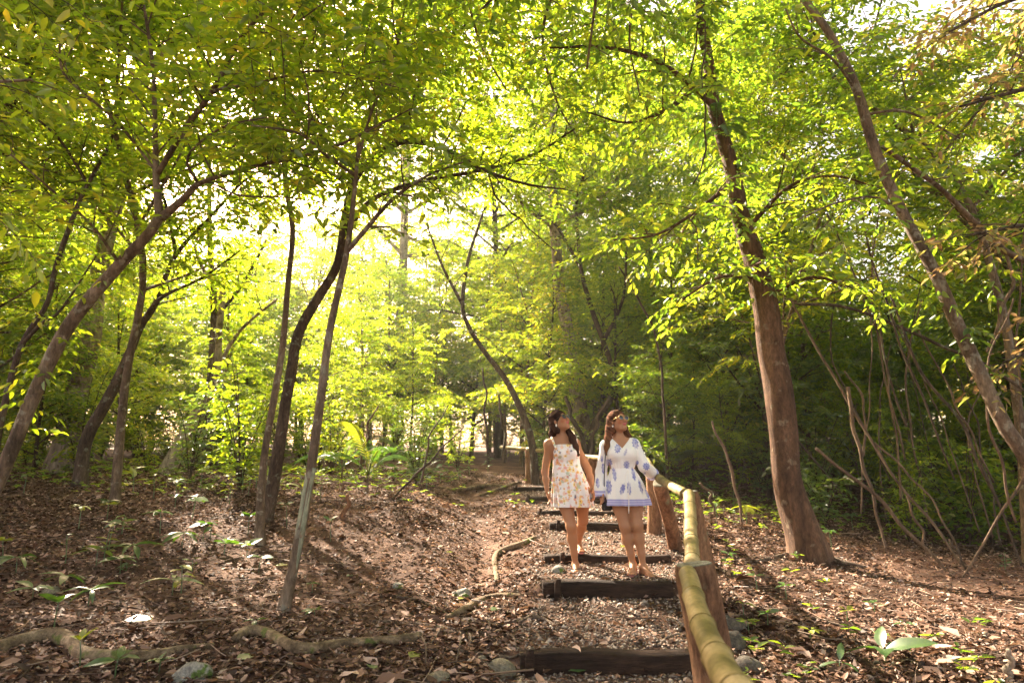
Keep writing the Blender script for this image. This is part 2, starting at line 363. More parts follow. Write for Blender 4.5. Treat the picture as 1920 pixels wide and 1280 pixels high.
def grow(mb, lv, paths, rng, sub_gap=.3, sub_len=(.5, 1.3), twig_gap=.13, twig_len=(.22, .42), leaf_gap=.05, leaf=.11,
         start=.2, flat=.55, wood=1, seg=4, hang=.25, wood_twig=True, tapers=True, jit=.45):
    for PR in paths:
        PR = np.asarray(PR); P = PR[:, :3]; R = PR[:, 3]
        seglen = np.linalg.norm(np.diff(P, axis=0), axis=1); cum = np.concatenate([[0], np.cumsum(seglen)]); tot = cum[-1]
        s = tot*start; side = 1
        while s < tot:
            i = min(np.searchsorted(cum, s, 'right')-1, len(seglen)-1); f = (s-cum[i])/seglen[i]; p = P[i]*(1-f)+P[i+1]*f
            r = R[i]*(1-f)+R[i+1]*f; T = nrm(P[i+1]-P[i]); side = -side
            b = np.cross(T, [0, 0, 1.]); b = nrm(b) if np.linalg.norm(b) > .15 else nrm([rng.normal(), rng.normal(), 0])
            az = rng.uniform(-1.1, 1.1)
            up2 = np.cross(b, T)
            d = nrm(T*.55+(b*side*math.cos(az)+up2*math.sin(az)*(1-flat))*1.0+np.array([0, 0, .12])+rng.normal(0, .12, 3))
            frac = 1-.45*(s/tot) if tapers else 1
            L = rng.uniform(*sub_len)*frac; rb = max(.003, min(r*.5, .012*L+.002))
            q = np.array([p, p+d*L*.35+[0, 0, .03*L], p+d*L*.7+rng.normal(0, .05*L, 3), p+d*L+[0, 0, -.12*L]])
            qs = catmull(np.c_[q, [rb, rb*.8, rb*.55, .0018]], 6)
            if wood: tube(mb, qs, seg, m=1, cap=False)
            nt_ = max(2, int(L/twig_gap)); sd = 1
            for j in range(nt_):
                t = (j+.8)/(nt_+.3); k = t*5; i2 = min(int(k), 4); g = k-i2; pp = qs[i2, :3]*(1-g)+qs[i2+1, :3]*g; tt = nrm(qs[i2+1, :3]-qs[i2, :3]); sd = -sd
                bb = np.cross(tt, [0, 0, 1.]); bb = nrm(bb) if np.linalg.norm(bb) > .1 else np.array([1., 0, 0])
                td = nrm(tt*.6+bb*sd*rng.uniform(.6, 1.1)+np.array([0, 0, rng.normal(0, .3)])); tl = rng.uniform(*twig_len)*(1.1-.4*t)
                if wood and wood_twig:
                    e = pp+td*tl; e[2] -= tl*.2
                    tube(mb, [[*pp, .0028], [*(pp+td*tl*.5), .0022], [*e, .001]], 3, m=1, cap=False)
                spray(lv, rng, pp, td, tl, leaf_gap, leaf, hang=hang, jit=jit)
            spray(lv, rng, qs[3, :3], nrm(qs[-1, :3]-qs[3, :3]), L*.45, leaf_gap, leaf, hang=hang, jit=jit)
            s += sub_gap*rng.uniform(.6, 1.4)
def trunk_rf(seed, amp=.07, flare=0, lobes=5):
    sn = SN(seed, 10, 2, 14, 3)
    def f(t, th, P):
        x = np.cos(th)*.8; y = np.sin(th)*.8; z = P[:, 2][:, None]*1.0
        r = 1+amp*sn(x+0*z, y+0*z, z+0*x)
        if flare:
            h = np.exp(-t*flare[1]); r = r*(1+h*(flare[0]*.5+flare[0]*np.maximum(0, np.cos(lobes*th+seed+.6*np.sin(th)))**2))
        return r
    return f
def px_path(pts, snap=True):
    """(px,py,Y,width_px) -> x,y,z,r ; the first point is put in the ground"""
    out = []
    for i, (px, py, Y, wpx) in enumerate(pts):
        p = at(px, py, Y); d = p[1]*_c+(p[2]-EYE)*_s
        out.append([*p, .5*wpx*d/FPX])
    out = np.array(out)
    if snap:
        g = gz(out[0, 0], out[0, 1]); out[0, 2] = g-.08
    return out

# ------------------------------------------------------------------ ground sheet
def axis(a, b, step, lim, gr=1.16):
    v = list(np.arange(a, b+1e-6, step)); s = step
    lo = a; hi = b; L = []; H = []
    while lo > -lim: s *= gr; lo -= s; L.append(lo)
    s = step
    while hi < lim: s *= gr; hi += s; H.append(hi)
    return np.array(L[::-1]+v+H)
gx = axis(-8, 8, .075, 400); gy = axis(3.0, 16, .06, 400)
GX, GY = np.meshgrid(gx, gy); Z = ground(GX, GY)
V = np.stack([GX.ravel(), GY.ravel(), Z.ravel()], 1); nx = len(gx); ny = len(gy)
i = (np.arange(ny-1)[:, None]*nx+np.arange(nx-1)[None]).ravel()
g = ob('ground', make_mesh('ground', V, [np.stack([i, i+1, i+nx+1, i+nx], 1)], M['soil'])); tag(g, 'brown forest floor sloping up beside the steps', None, None, 'structure')

# ------------------------------------------------------------------ log steps
rng = np.random.RandomState(11)
step_desc = ['lowest dark log step, nearest the camera, in front of the gravel landing',
 'second log step up, just in front of the two women\'s feet',
 'third log step up, directly behind the women\'s front feet',
 'fourth log step up, seen between the women\'s shins at knee level',
 'fifth log step up, crossing behind the women\'s thighs',
 'sixth log step up, beside the hand of the woman in floral romper',
 'highest and farthest log step, where the path bends left']
stakes = {0: [(990, 1)], 1: [(1042, 1)], 2: [(1052, 1)], 3: [(1045, 0)], 4: [(1012, 0)], 5: [(990, 0)], 6: [(968, 0)]}
for k, (Y, xl, xr, zt, zb) in enumerate(ST):
    h = zt-zb+.05; cx = (xl+xr)/2
    t = thing('log_step', step_desc[k], 'step', (cx, Y, zb), 'log steps on the path')
    mb = MB(); r = h/2*.98; sn = SN(40+k, 10, 1.5, 9, 3)
    pts = [[xl-cx, 0, zt-zb-r, r], [(xl-cx)*.35, .02, zt-zb-r+.008, r*1.04], [(xr-cx)*.4, -.01, zt-zb-r-.004, r], [xr-cx, .01, zt-zb-r+.004, r*.95]]
    tube(mb, pts, 16, 22, rfun=lambda t_, th, P: 1+.05*sn(P[:, 0][:, None]*2.5+0*th, np.cos(th)*1.2+0*P[:, :1], np.sin(th)*1.2+0*P[:, :1]), square=5)
    ob('beam', mb.mesh('beam', M['beam']), t)
    for px, _ in stakes[k]:
        sx = at(px, 1000, Y)[0]-cx; mb = MB(); w = .028*(1 if k < 3 else .9)
        tube(mb, [[sx, -h/2-.035, -.12, w], [sx+.005, -h/2-.038, (zt-zb)*.5, w], [sx+.008, -h/2-.03, zt-zb+.035, w*.9]], 10, 7, square=5, rfun=trunk_rf(k+3, .06))
        ob('stake', mb.mesh('stake', M['beam']), t)

# ------------------------------------------------------------------ bamboo railing
rail_pts = [at(1400, 1420, 1.55), at(1352, 1265, 2.12), at(1300, 1105, 3.62), at(1300, 1062, 3.95)]
RZ = lambda p: np.array(p)
A0 = at(1480, 1420, 1.35); A1 = at(1289, 1076, 3.80); Am = at(1325, 1188, 2.78); Ab = at(1371, 1282, 2.02)
B0 = at(1296, 1062, 4.00); B1 = at(1293, 926, 5.62)
C0 = at(1283, 925, 5.72); C1 = at(1232, 893, 7.1); C2 = at(1212, 862, 9.2)
D1 = at(1108, 857, 12.6); D2 = at(990, 842, 15.2); D3 = at(940, 838, 17)
railing = thing('bamboo_railing', 'bamboo handrail on rough wooden posts running up the right side of the steps', 'handrail', (1.3, 5.6, gz(1.3, 5.6)))
ro = np.array(railing.location)
def rail(pts, r, name='rail', gap=.48, label=None):
    pts = [np.asarray(p)-ro for p in pts]; mb = MB(); rings = []
    PR = np.array([[*p, r] for p in pts]); L = sum(np.linalg.norm(pts[i+1]-pts[i]) for i in range(len(pts)-1)); n = max(24, int(L/.022))
    Q = catmull(PR, n); cum = np.concatenate([[0], np.cumsum(np.linalg.norm(np.diff(Q[:, :3], axis=0), axis=1))])
    nodes = np.arange(.12, cum[-1]-.05, gap); nodes = nodes+rng.uniform(-.04, .04, len(nodes))
    for s in nodes: Q[:, 3] *= 1+.10*np.exp(-((cum-s)/.016)**2)-.03*np.exp(-((cum-s-.035)/.02)**2)
    sn = SN(7, 8, .6, 3, 1); Q[:, 0] += .006*sn(cum*3)
    tube(mb, Q, 20); o = ob(name, mb.mesh(name, M['bamboo']), railing)
    T, N, B = frames(Q[:, :3])
    for s in nodes:
        i = int(np.argmin(abs(cum-s))); p = Q[i, :3]; tt = T[i]; mr = MB(); rr = r*1.115
        tube(mr, [[*(p-tt*.005), rr*.98], [*(p-tt*.0015), rr*1.03], [*(p+tt*.0015), rr*1.03], [*(p+tt*.005), rr*.98]], 20, cap=False)
        ob('node_ring', mr.mesh('node_ring', M['bamboo_ring']), o)
    if label: o['label'] = label
    return o
rail([A0, Ab, Am, A1], .047, label='nearest thick bamboo rail, mossy yellow')
rail([B0, (B0+B1)/2, B1], .043, gap=.38)
rail([C0, C1, C2], .040)
rail([C2+np.array([0, .1, 0]), D1, D2, D3], .045)
def post(base, top, r, lobes=True, seed=1, topmat=True, name='post', flare=1.15):
    base = np.asarray(base)-ro; top = np.asarray(top)-ro; mb = MB(); sn = SN(seed, 12, 1.5, 9, 3)
    def rf(t, th, P):
        return 1+.07*sn(np.cos(th)*1.3+0*P[:, :1], np.sin(th)*1.3+0*P[:, :1], P[:, 2][:, None]*.9+0*th)
    mid = (base*.5+top*.5)+np.array([.015, 0, 0])
    tube(mb, [[*base, r*flare], [*mid, r*1.04], [*(top-(top-base)*.04), r], [*top, r*.93]], 20, 24, rfun=rf, cap=True, square=3)
    o = ob(name, mb.mesh(name, M['post']), railing)
    mt = MB(); tt = nrm(top-base)
    tube(mt, [[*(top-tt*.004), r*.91], [*(top+tt*.004), r*.89], [*(top+tt*.007), r*.7], [*(top+tt*.008), .01]], 20, rfun=None, square=3)
    ob('post_top', mt.mesh('post_top', M['post_top']), o)
    return o
# near post (rail passes just in front of and behind it)
pt = at(1300, 1068, 3.92); post([pt[0]+.13, 3.9, gz(1.15, 3.9)-.2], pt+np.array([.005, 0, .03]), .103, seed=2)
pt2 = at(1293, 922, 5.7); post([pt2[0]+.17, 5.72, gz(1.6, 5.7)-.15], pt2, .066, seed=5, flare=1.35)
p3 = at(1236, 905, 7.4); post([at(1268, 1032, 8.05)[0], 8.0, gz(1.9, 8.05)-.1], p3, .072, seed=7)
p4 = at(1222, 888, 9.0); post([p4[0], 9.0, gz(p4[0], 9.)-.1], p4, .085, seed=9)
p5 = at(1110, 858, 12.6); post([p5[0], 12.6, gz(p5[0], 12.6)-.1], p5, .08, seed=12)
p6 = at(992, 843, 15.2); post([p6[0], 15.2, gz(p6[0], 15.2)-.1], p6, .09, seed=14)
# short wedge block beside the near post
mb = MB(); a = pt-ro+np.array([.085, .04, -.03]); tube(mb, [[*(a+[.03, .0, -.42]), .03], [*(a+[.02, 0, -.2]), .045], [*a, .045]], 12, 14, rfun=trunk_rf(4, .1), square=4); ob('wedge', mb.mesh('wedge', M['post']), railing)

# ------------------------------------------------------------------ named trees of the photograph
LANDMARKS = []
def hero(name, label, trunk, branches, mat, leafmat, seed, seg=12, n=40, flare=None, lobes=5, subs=None, extra_paths=None, amp=.07, cat='tree', group=None, wid=.75, climb=None, **gk):
    rng = np.random.RandomState(seed); P = px_path(trunk); base = np.array([P[0, 0], P[0, 1], gz(P[0, 0], P[0, 1])])
    t = thing(name, label, cat, base, group)
    P[:, 3] *= wid; P[:, :3] -= base; Pc = catmull(P, n); mb = MB()
    sn = SN(seed, 6, 1.2, 5, 1); wob = Pc[:, 2:3]
    Pc[:, 0] += sn(Pc[:, 2])*Pc[:, 3]*.25
    tube(mb, Pc, seg, rfun=trunk_rf(seed, amp, flare, lobes)); ob('trunk', mb.mesh('trunk', mat), t)
    paths = []
    for b in branches:
        Q = px_path(b, snap=False); Q[:, :3] -= base; Q = catmull(Q, max(8, len(b)*5)); mb = MB(); tube(mb, Q, 8, rfun=trunk_rf(seed+1, .06)); ob('branch', mb.mesh('branch', mat), t); paths.append(Q)
    if extra_paths:
        for q in extra_paths: paths.append(catmull(np.array(q)-np.array([*base, 0]), 14))
    if gk.pop('trunk_leaves', 0): paths.append(Pc[int(n*.6):])
    if paths and leafmat:
        mb = MB(); lv = Leaves(); grow(mb, lv, paths, rng, **gk); nl = lv.to(mb, m=0)
        c = ob('crown', mb.mesh('crown', [leafmat, mat]), t); c['kind'] = 'stuff'
    if climb:
        mb = MB(); lv = Leaves(); i0, i1, cn, cl = climb
        for j in range(cn):
            i = rng.randint(int(i0*n), int(i1*n)); p = Pc[i, :3]; r = Pc[i, 3]; a = rng.uniform(0, 6.28); d = np.array([math.cos(a), math.sin(a), rng.uniform(-.5, .3)])
            spray(lv, rng, p+d*r*.9, d, rng.uniform(.15, cl), .05, .11, hang=.5)
        lv.to(mb); o_ = ob('climbing_leaves', mb.mesh('climbing_leaves', [leafmat]), t); o_['kind'] = 'stuff'
    return t
Y1 = 7.0
hero('forest_tree', 'brown tree slanting in from the left edge, forking into several spreading limbs', [(-95, 1075, Y1, 46), (-40, 975, Y1, 40), (0, 890, Y1, 36), (62, 745, Y1, 33), (130, 610, Y1, 31), (225, 495, Y1-.1, 28), (278, 440, Y1-.2, 25), (303, 402, Y1-.2, 24)],
 [[(300, 410, 6.8, 18), (293, 335, 6.8, 13), (291, 250, 6.7, 10), (286, 120, 6.5, 8), (270, 10, 6.3, 5)],
  [(294, 328, 6.8, 11), (350, 238, 6.6, 11), (402, 165, 6.4, 10), (452, 72, 6.1, 8), (520, -5, 5.8, 6), (590, -90, 5.5, 4)],
  [(302, 408, 6.8, 17), (345, 372, 6.7, 13), (372, 345, 6.6, 10), (440, 322, 6.4, 8), (535, 298, 6.2, 7), (620, 278, 6.0, 6), (700, 240, 5.8, 4), (770, 205, 5.7, 3)],
  [(290, 318, 6.8, 6), (225, 235, 6.6, 6), (170, 185, 6.4, 5), (118, 135, 6.2, 5), (112, 60, 6.0, 3)],
  [(372, 345, 6.6, 6), (352, 295, 6.4, 5), (415, 240, 6.2, 4), (500, 220, 6.0, 3)],
  [(400, 170, 6.4, 6), (500, 152, 6.1, 5), (578, 134, 5.9, 4), (650, 140, 5.7, 3), (760, 168, 5.5, 2)],
  [(400, 345, 6.5, 4), (450, 366, 6.4, 4), (530, 370, 6.3, 3), (600, 378, 6.2, 2)],
  [(225, 495, 6.9, 6), (170, 420, 6.5, 5), (90, 350, 6.1, 4), (20, 290, 5.8, 3)]],
 M['bark_brown'], M['leaf_sun'], 1, climb=(.35, .95, 30, .35), sub_gap=.145, sub_len=(.5, 1.3), leaf=.125, leaf_gap=.055, twig_gap=.12)
hero('forest_tree', 'slim tree with pale lichen covered foot, nearest trunk left of the path', [(528, 1142, 6.1, 34), (545, 1085, 6.1, 26), (575, 925, 6.1, 24), (598, 760, 6.1, 22), (618, 620, 6.15, 19), (648, 490, 6.2, 16), (660, 410, 6.2, 14), (668, 330, 6.2, 11), (674, 250, 6.1, 8)],
 [[(652, 470, 6.2, 10), (690, 425, 6.1, 9), (735, 375, 6.0, 7), (800, 330, 5.9, 5), (880, 300, 5.8, 3)],
  [(668, 330, 6.2, 8), (610, 290, 6.0, 6), (560, 250, 5.8, 5), (470, 235, 5.6, 3)],
  [(670, 300, 6.2, 7), (700, 200, 6.0, 5), (740, 100, 5.8, 4), (760, 10, 5.6, 3)]],
 M['bark_brown'], M['leaf_sun'], 2, flare=(.45, 18), sub_gap=.145, sub_len=(.45, 1.1), leaf=.115, leaf_gap=.055, twig_gap=.12)
# pale lichen sleeve: its own bark piece on the foot of the slim tree
_t = [o for o in bpy.data.objects if o.get('label', '').startswith('slim tree with pale')][0]
P = px_path([(546, 1083, 6.1, 26), (562, 1000, 6.1, 25), (575, 925, 6.1, 24), (584, 876, 6.1, 23.5)], False); P[:, :3] -= np.array(_t.location); P[:, 3] *= .75*np.array([.93, 1.03, 1.07, 1.07])
mb = MB(); tube(mb, P, 12, 16, rfun=trunk_rf(31, .05)); ob('lichen_bark', mb.mesh('lichen_bark', M['bark_lichen']), _t)
hero('forest_tree', 'taller trunk behind the slim pair, arching right over the path in two bare limbs', [(505, 885, 9.2, 34), (528, 790, 9.2, 28), (545, 705, 9.2, 27), (562, 625, 9.2, 25), (600, 555, 9.2, 23), (632, 495, 9.1, 22), (648, 400, 9.0, 21), (672, 325, 8.9, 20), (710, 290, 8.8, 14)],
 [[(705, 292, 8.8, 13), (755, 266, 8.6, 11), (830, 278, 8.4, 9), (905, 318, 8.2, 7), (985, 345, 8.0, 5), (1060, 355, 7.9, 3)],
  [(735, 275, 8.7, 9), (770, 205, 8.5, 8), (800, 120, 8.3, 6), (880, 40, 8.1, 4)],
  [(640, 460, 9.1, 11), (690, 380, 8.9, 9), (790, 340, 8.7, 8), (900, 320, 8.5, 6), (1000, 290, 8.3, 5), (1080, 240, 8.2, 3)],
  [(672, 325, 8.9, 9), (600, 240, 8.8, 7), (540, 130, 8.6, 5), (500, 20, 8.5, 3)]],
 M['bark_dark'], M['leaf_mid'], 3, sub_gap=.165, sub_len=(.6, 1.5), leaf=.12, twig_gap=.16, leaf_gap=.055)
hero('forest_tree', 'slender bare trunk standing just left of the pale-footed slim tree', [(487, 1022, 8.2, 25), (490, 940, 8.2, 20), (497, 850, 8.2, 18), (515, 750, 8.2, 17), (530, 630, 8.2, 16), (541, 520, 8.2, 14), (549, 430, 8.2, 13), (541, 370, 8.2, 12), (535, 315, 8.2, 11), (550, 285, 8.2, 7)],
 [[(536, 318, 8.2, 6), (520, 250, 8.0, 5), (470, 180, 7.8, 4), (440, 90, 7.6, 2)],
  [(548, 288, 8.2, 6), (590, 220, 8.0, 4), (640, 130, 7.8, 3)]],
 M['bark_brown'], M['leaf_sun'], 4, flare=(.3, 20), sub_len=(.4, 1.0), leaf=.115, sub_gap=.18)
hero('forest_tree', 'dark leaning trunk at left with a patch of light on its foot', [(150, 880, 11, 40), (165, 830, 11, 30), (200, 755, 11, 26), (240, 665, 11, 22), (262, 610, 11, 19), (290, 570, 11, 14), (330, 480, 11, 11), (400, 400, 10.8, 8)],
 [[(262, 612, 11, 9), (300, 560, 10.8, 7), (380, 520, 10.5, 5), (450, 470, 10.3, 3)], [(330, 480, 11, 8), (310, 380, 10.7, 6), (260, 280, 10.4, 4)], [(400, 400, 10.8, 6), (470, 330, 10.5, 4), (560, 300, 10.2, 3)]],
 M['bark_dark'], M['leaf_sun'], 5, sub_len=(.6, 1.4), sub_gap=.3)
hero('forest_tree', 'thick pale grey trunk behind the dark leaning one at left', [(115, 885, 13, 66), (135, 800, 13, 52), (152, 700, 13, 48), (172, 600, 13, 44), (200, 450, 13, 38), (235, 300, 13, 34), (262, 150, 13, 30), (285, 0, 13, 26), (300, -160, 13, 18)],
 [[(235, 300, 13, 14), (180, 200, 12.6, 11), (100, 100, 12.2, 8), (20, 0, 12, 5)], [(262, 150, 13, 14), (340, 60, 12.6, 10), (420, -30, 12, 7)], [(200, 450, 13, 10), (120, 400, 12.6, 8), (40, 380, 12.3, 5)]],
 M['bark_pale'], M['leaf_sun'], 6, climb=(.1, .9, 120, .6), n=50, flare=(.4, 14), sub_len=(.8, 1.8), sub_gap=.32, leaf=.12)
hero('forest_tree', 'thin dark stem curving up along the far left edge of the picture', [(-30, 935, 8.6, 20), (5, 775, 8.6, 16), (42, 645, 8.6, 14), (88, 570, 8.6, 12), (105, 500, 8.6, 12), (140, 400, 8.6, 11), (165, 345, 8.6, 10), (205, 270, 8.6, 8), (225, 200, 8.5, 6)],
 [[(42, 645, 8.6, 8), (80, 605, 8.5, 7), (115, 580, 8.4, 5), (180, 480, 8.2, 3)], [(165, 345, 8.6, 7), (110, 260, 8.3, 5), (40, 200, 8.0, 4)], [(225, 200, 8.5, 5), (230, 120, 8.3, 4), (200, 30, 8.1, 3)]],
 M['bark_dark'], M['leaf_sun'], 7, sub_len=(.5, 1.1))
hero('forest_tree', 'grey trunk stub leaning right in the bright thicket at left', [(310, 880, 13.5, 42), (340, 825, 13.5, 32), (375, 770, 13.5, 28), (402, 725, 13.5, 25), (410, 640, 13.5, 18), (420, 520, 13.5, 13)],
 [[(402, 700, 13.5, 9), (450, 620, 13.2, 6), (520, 560, 13, 4)], [(415, 560, 13.5, 9), (370, 480, 13.2, 6), (350, 380, 13, 3)]], M['bark_pale'], M['leaf_sun'], 8, sub_len=(.7, 1.5), sub_gap=.35)
hero('forest_tree', 'dark upright trunk just right of the grey leaning stub', [(390, 865, 15, 26), (393, 780, 15, 21), (396, 700, 15, 19), (400, 560, 15, 16), (392, 380, 15, 12), (396, 200, 15, 8)],
 [[(398, 600, 15, 8), (450, 540, 14.8, 6), (500, 450, 14.5, 4)], [(392, 380, 15, 8), (330, 300, 14.7, 5), (300, 200, 14.5, 3)], [(396, 220, 15, 7), (450, 130, 14.7, 5), (470, 30, 14.5, 3)]], M['bark_dark'], M['leaf_sun'], 9, sub_len=(.7, 1.6), sub_gap=.35)
hero('forest_tree', 'thin bow shaped stem curving left above the head of the path', [(1008, 893, 14.8, 24), (998, 840, 14.8, 18), (982, 785, 14.8, 16), (948, 712, 14.8, 14), (905, 655, 14.8, 12), (878, 610, 14.8, 11), (868, 570, 14.8, 10), (880, 480, 14.6, 8), (905, 400, 14.4, 6)],
 [[(868, 572, 14.8, 7), (830, 500, 14.5, 5), (800, 420, 14.3, 3)], [(905, 400, 14.4, 5), (940, 320, 14.1, 4), (920, 220, 13.9, 3)]], M['bark_dark'], M['leaf_sun'], 10, sub_len=(.6, 1.3))
hero('forest_tree', 'thick pale trunk rising directly behind the two women', [(1104, 868, 17.5, 52), (1094, 800, 17.5, 40), (1080, 720, 17.5, 36), (1066, 640, 17.5, 32), (1052, 560, 17.5, 30), (1042, 430, 17.5, 26), (1034, 300, 17.5, 22), (1040, 120, 17.5, 16), (1045, 0, 17.5, 12)],
 [[(1042, 430, 17.5, 10), (980, 380, 17, 8), (930, 300, 16.6, 5)], [(1034, 300, 17.5, 12), (1090, 200, 17.1, 9), (1130, 80, 16.8, 6)], [(1036, 250, 17.5, 10), (970, 150, 17, 7), (930, 40, 16.7, 4)], [(1042, 420, 17.5, 9), (1120, 380, 17, 6), (1180, 300, 16.6, 4)]],
 M['bark_pale'], M['leaf_mid'], 11, climb=(.3, .95, 120, .6), n=50, flare=(.4, 14), sub_len=(.8, 1.8), sub_gap=.35, leaf=.13)
hero('forest_tree', 'dark forked tree right of the pale trunk, above the woman in blue print', [(1098, 855, 16.5, 26), (1112, 800, 16.5, 18), (1143, 748, 16.5, 16), (1150, 700, 16.5, 14), (1132, 640, 16.5, 13), (1110, 580, 16.5, 12), (1088, 500, 16.5, 10), (1080, 380, 16.5, 8)],
 [[(1132, 640, 16.5, 8), (1168, 560, 16.2, 6), (1175, 460, 16, 4)], [(1088, 500, 16.5, 7), (1040, 420, 16.2, 5), (1000, 400, 16, 3)], [(1080, 380, 16.5, 7), (1110, 280, 16.2, 5), (1150, 200, 16, 3)]], M['bark_dark'], M['leaf_mid'], 12, sub_len=(.7, 1.5), sub_gap=.35)
hero('forest_tree', 'large reddish brown tree with flared buttress foot right of the railing', [(1508, 1062, 8.8, 92), (1500, 1010, 8.8, 78), (1490, 930, 8.8, 70), (1474, 810, 8.8, 64), (1446, 660, 8.8, 58), (1424, 540, 8.8, 52), (1402, 440, 8.8, 44), (1376, 340, 8.8, 36), (1348, 230, 8.8, 31), (1326, 120, 8.8, 27), (1312, 0, 8.8, 23), (1305, -150, 8.8, 18)],
 [[(1340, 200, 8.8, 12), (1240, 120, 8.3, 9), (1140, 90, 7.9, 6), (1030, 90, 7.6, 4)],
  [(1400, 430, 8.8, 10), (1480, 350, 8.4, 7), (1560, 330, 8.0, 5), (1640, 350, 7.8, 3)],
  [(1376, 340, 8.8, 10), (1300, 400, 8.4, 7), (1230, 440, 8.1, 5), (1150, 450, 7.9, 3)],
  [(1330, 140, 8.8, 12), (1260, 200, 8.3, 8), (1180, 230, 8.0, 5), (1100, 210, 7.8, 3)],
  [(1420, 520, 8.8, 8), (1350, 520, 8.4, 6), (1280, 560, 8.1, 4)],
  [(1430, 560, 8.8, 8), (1520, 520, 8.4, 6), (1600, 540, 8.1, 4)]],
 M['bark_red'], M['leaf_mid'], 13, wid=.8, climb=(.38, .95, 210, .5), seg=24, n=70, flare=(.30, 20), lobes=5, sub_len=(.6, 1.5), sub_gap=.16, leaf=.13, hang=.3)
hero('forest_tree', 'mottled trunk leaning in from the right edge across the sky gap', [(2035, 1090, 6.6, 46), (1975, 955, 6.6, 40), (1920, 850, 6.6, 38), (1878, 785, 6.6, 36), (1800, 620, 6.6, 32), (1762, 525, 6.6, 30), (1692, 400, 6.6, 27), (1642, 280, 6.6, 26), (1602, 165, 6.6, 22), (1552, 62, 6.6, 19), (1498, -12, 6.6, 16), (1420, -120, 6.6, 12)],
 [[(1655, 275, 6.7, 8), (1710, 315, 7.0, 9), (1765, 355, 7.2, 9), (1835, 425, 7.4, 11), (1880, 468, 7.5, 12), (1960, 505, 7.6, 10)],
  [(1602, 165, 6.6, 6), (1560, 110, 6.4, 5), (1500, 70, 6.2, 4), (1470, 10, 6.1, 3)],
  [(1692, 400, 6.6, 7), (1640, 370, 6.3, 5), (1570, 380, 6.1, 4), (1500, 410, 5.9, 3)],
  [(1620, 215, 6.6, 6), (1700, 210, 6.4, 5), (1800, 260, 6.2, 3)]],
 M['bark_brown'], M['leaf_mid'], 14, climb=(.3, .95, 50, .4), seg=16, n=60, sub_len=(.5, 1.1), sub_gap=.34, leaf=.13, hang=.3)

# ------------------------------------------------------------------ background forest templates
def template(seed, H, crown0, spread, nb, leafmat, woodmat, r0, leaf=.15, sub_gap=.19, sub_len=(.5, 1.25), bend=.4, seg=8, twig_gap=.11, leaf_gap=.056):
    rng = np.random.RandomState(seed); k = 7
    z = np.linspace(0, H, k); P = np.c_[np.cumsum(rng.normal(0, bend*.35, k))*z/H, np.cumsum(rng.normal(0, bend*.35, k))*z/H, z]; P[0, 2] = -.25
    R = r0*(1-z/H)**.8+.008; Pc = catmull(np.c_[P, R], 26)
    mt = MB(); tube(mt, Pc, seg, rfun=trunk_rf(seed, .06, (.3, 20)))
    paths = []
    for j in range(nb):
        f = crown0+(1-crown0)*(j+.5)/nb; kz = f*25; i = min(int(kz), 24); p = Pc[i, :3]; a = j*2.4+rng.uniform(-.4, .4)
        g = (f-crown0)/(1-crown0); L = spread*(math.sin(math.pi*min(1, g*.75+.28)))*rng.uniform(.45, 1.3); e = rng.uniform(-.05, .95)+g*.2
        d = np.array([math.cos(a)*math.cos(e), math.sin(a)*math.cos(e), math.sin(e)])
        q = np.array([p, p+d*L*.4, p+d*L*.75+[0, 0, .02*L], p+d*L+[0, 0, -.1*L]]); rb = Pc[i, 3]*.45+.006
        Q = catmull(np.c_[q, [rb, rb*.7, rb*.4, .004]], 9); tube(mt, Q, 5, cap=False); paths.append(Q)
    mb = MB(); lv = Leaves(); grow(mb, lv, paths, rng, sub_gap=sub_gap, sub_len=sub_len, leaf=leaf, wood_twig=False, seg=3, twig_gap=twig_gap, leaf_gap=leaf_gap, tapers=False, start=.12)
    n = lv.to(mb); trunk = mt.mesh('trunk', woodmat); crown = mb.mesh('crown', [leafmat, woodmat])
    return trunk, crown, n
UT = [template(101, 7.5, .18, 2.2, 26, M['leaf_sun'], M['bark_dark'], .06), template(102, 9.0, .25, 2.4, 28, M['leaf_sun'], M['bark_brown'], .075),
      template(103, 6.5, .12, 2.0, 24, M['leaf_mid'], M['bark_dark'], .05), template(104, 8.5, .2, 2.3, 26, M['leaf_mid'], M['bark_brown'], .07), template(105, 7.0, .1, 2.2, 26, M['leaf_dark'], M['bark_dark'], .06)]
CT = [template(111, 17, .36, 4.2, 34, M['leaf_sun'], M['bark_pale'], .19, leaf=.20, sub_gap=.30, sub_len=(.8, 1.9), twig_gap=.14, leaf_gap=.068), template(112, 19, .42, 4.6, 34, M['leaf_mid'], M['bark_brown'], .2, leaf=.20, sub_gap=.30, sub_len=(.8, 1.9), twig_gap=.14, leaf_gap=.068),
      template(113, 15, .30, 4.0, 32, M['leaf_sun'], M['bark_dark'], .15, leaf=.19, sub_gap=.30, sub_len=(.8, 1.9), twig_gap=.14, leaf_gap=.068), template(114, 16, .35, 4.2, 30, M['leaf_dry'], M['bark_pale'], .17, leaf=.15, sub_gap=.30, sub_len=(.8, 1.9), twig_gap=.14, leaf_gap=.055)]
MT = [template(121, 10.5, .34, 2.7, 30, M['leaf_sun'], M['bark_dark'], .055, leaf=.135, sub_gap=.22, sub_len=(.5, 1.3), bend=1.6), template(122, 11.5, .38, 2.8, 30, M['leaf_mid'], M['bark_brown'], .06, leaf=.135, sub_gap=.22, sub_len=(.5, 1.3), bend=1.8), template(123, 9.5, .30, 2.6, 28, M['leaf_sun'], M['bark_brown'], .05, leaf=.13, sub_gap=.22, sub_len=(.5, 1.3), bend=2.0)]
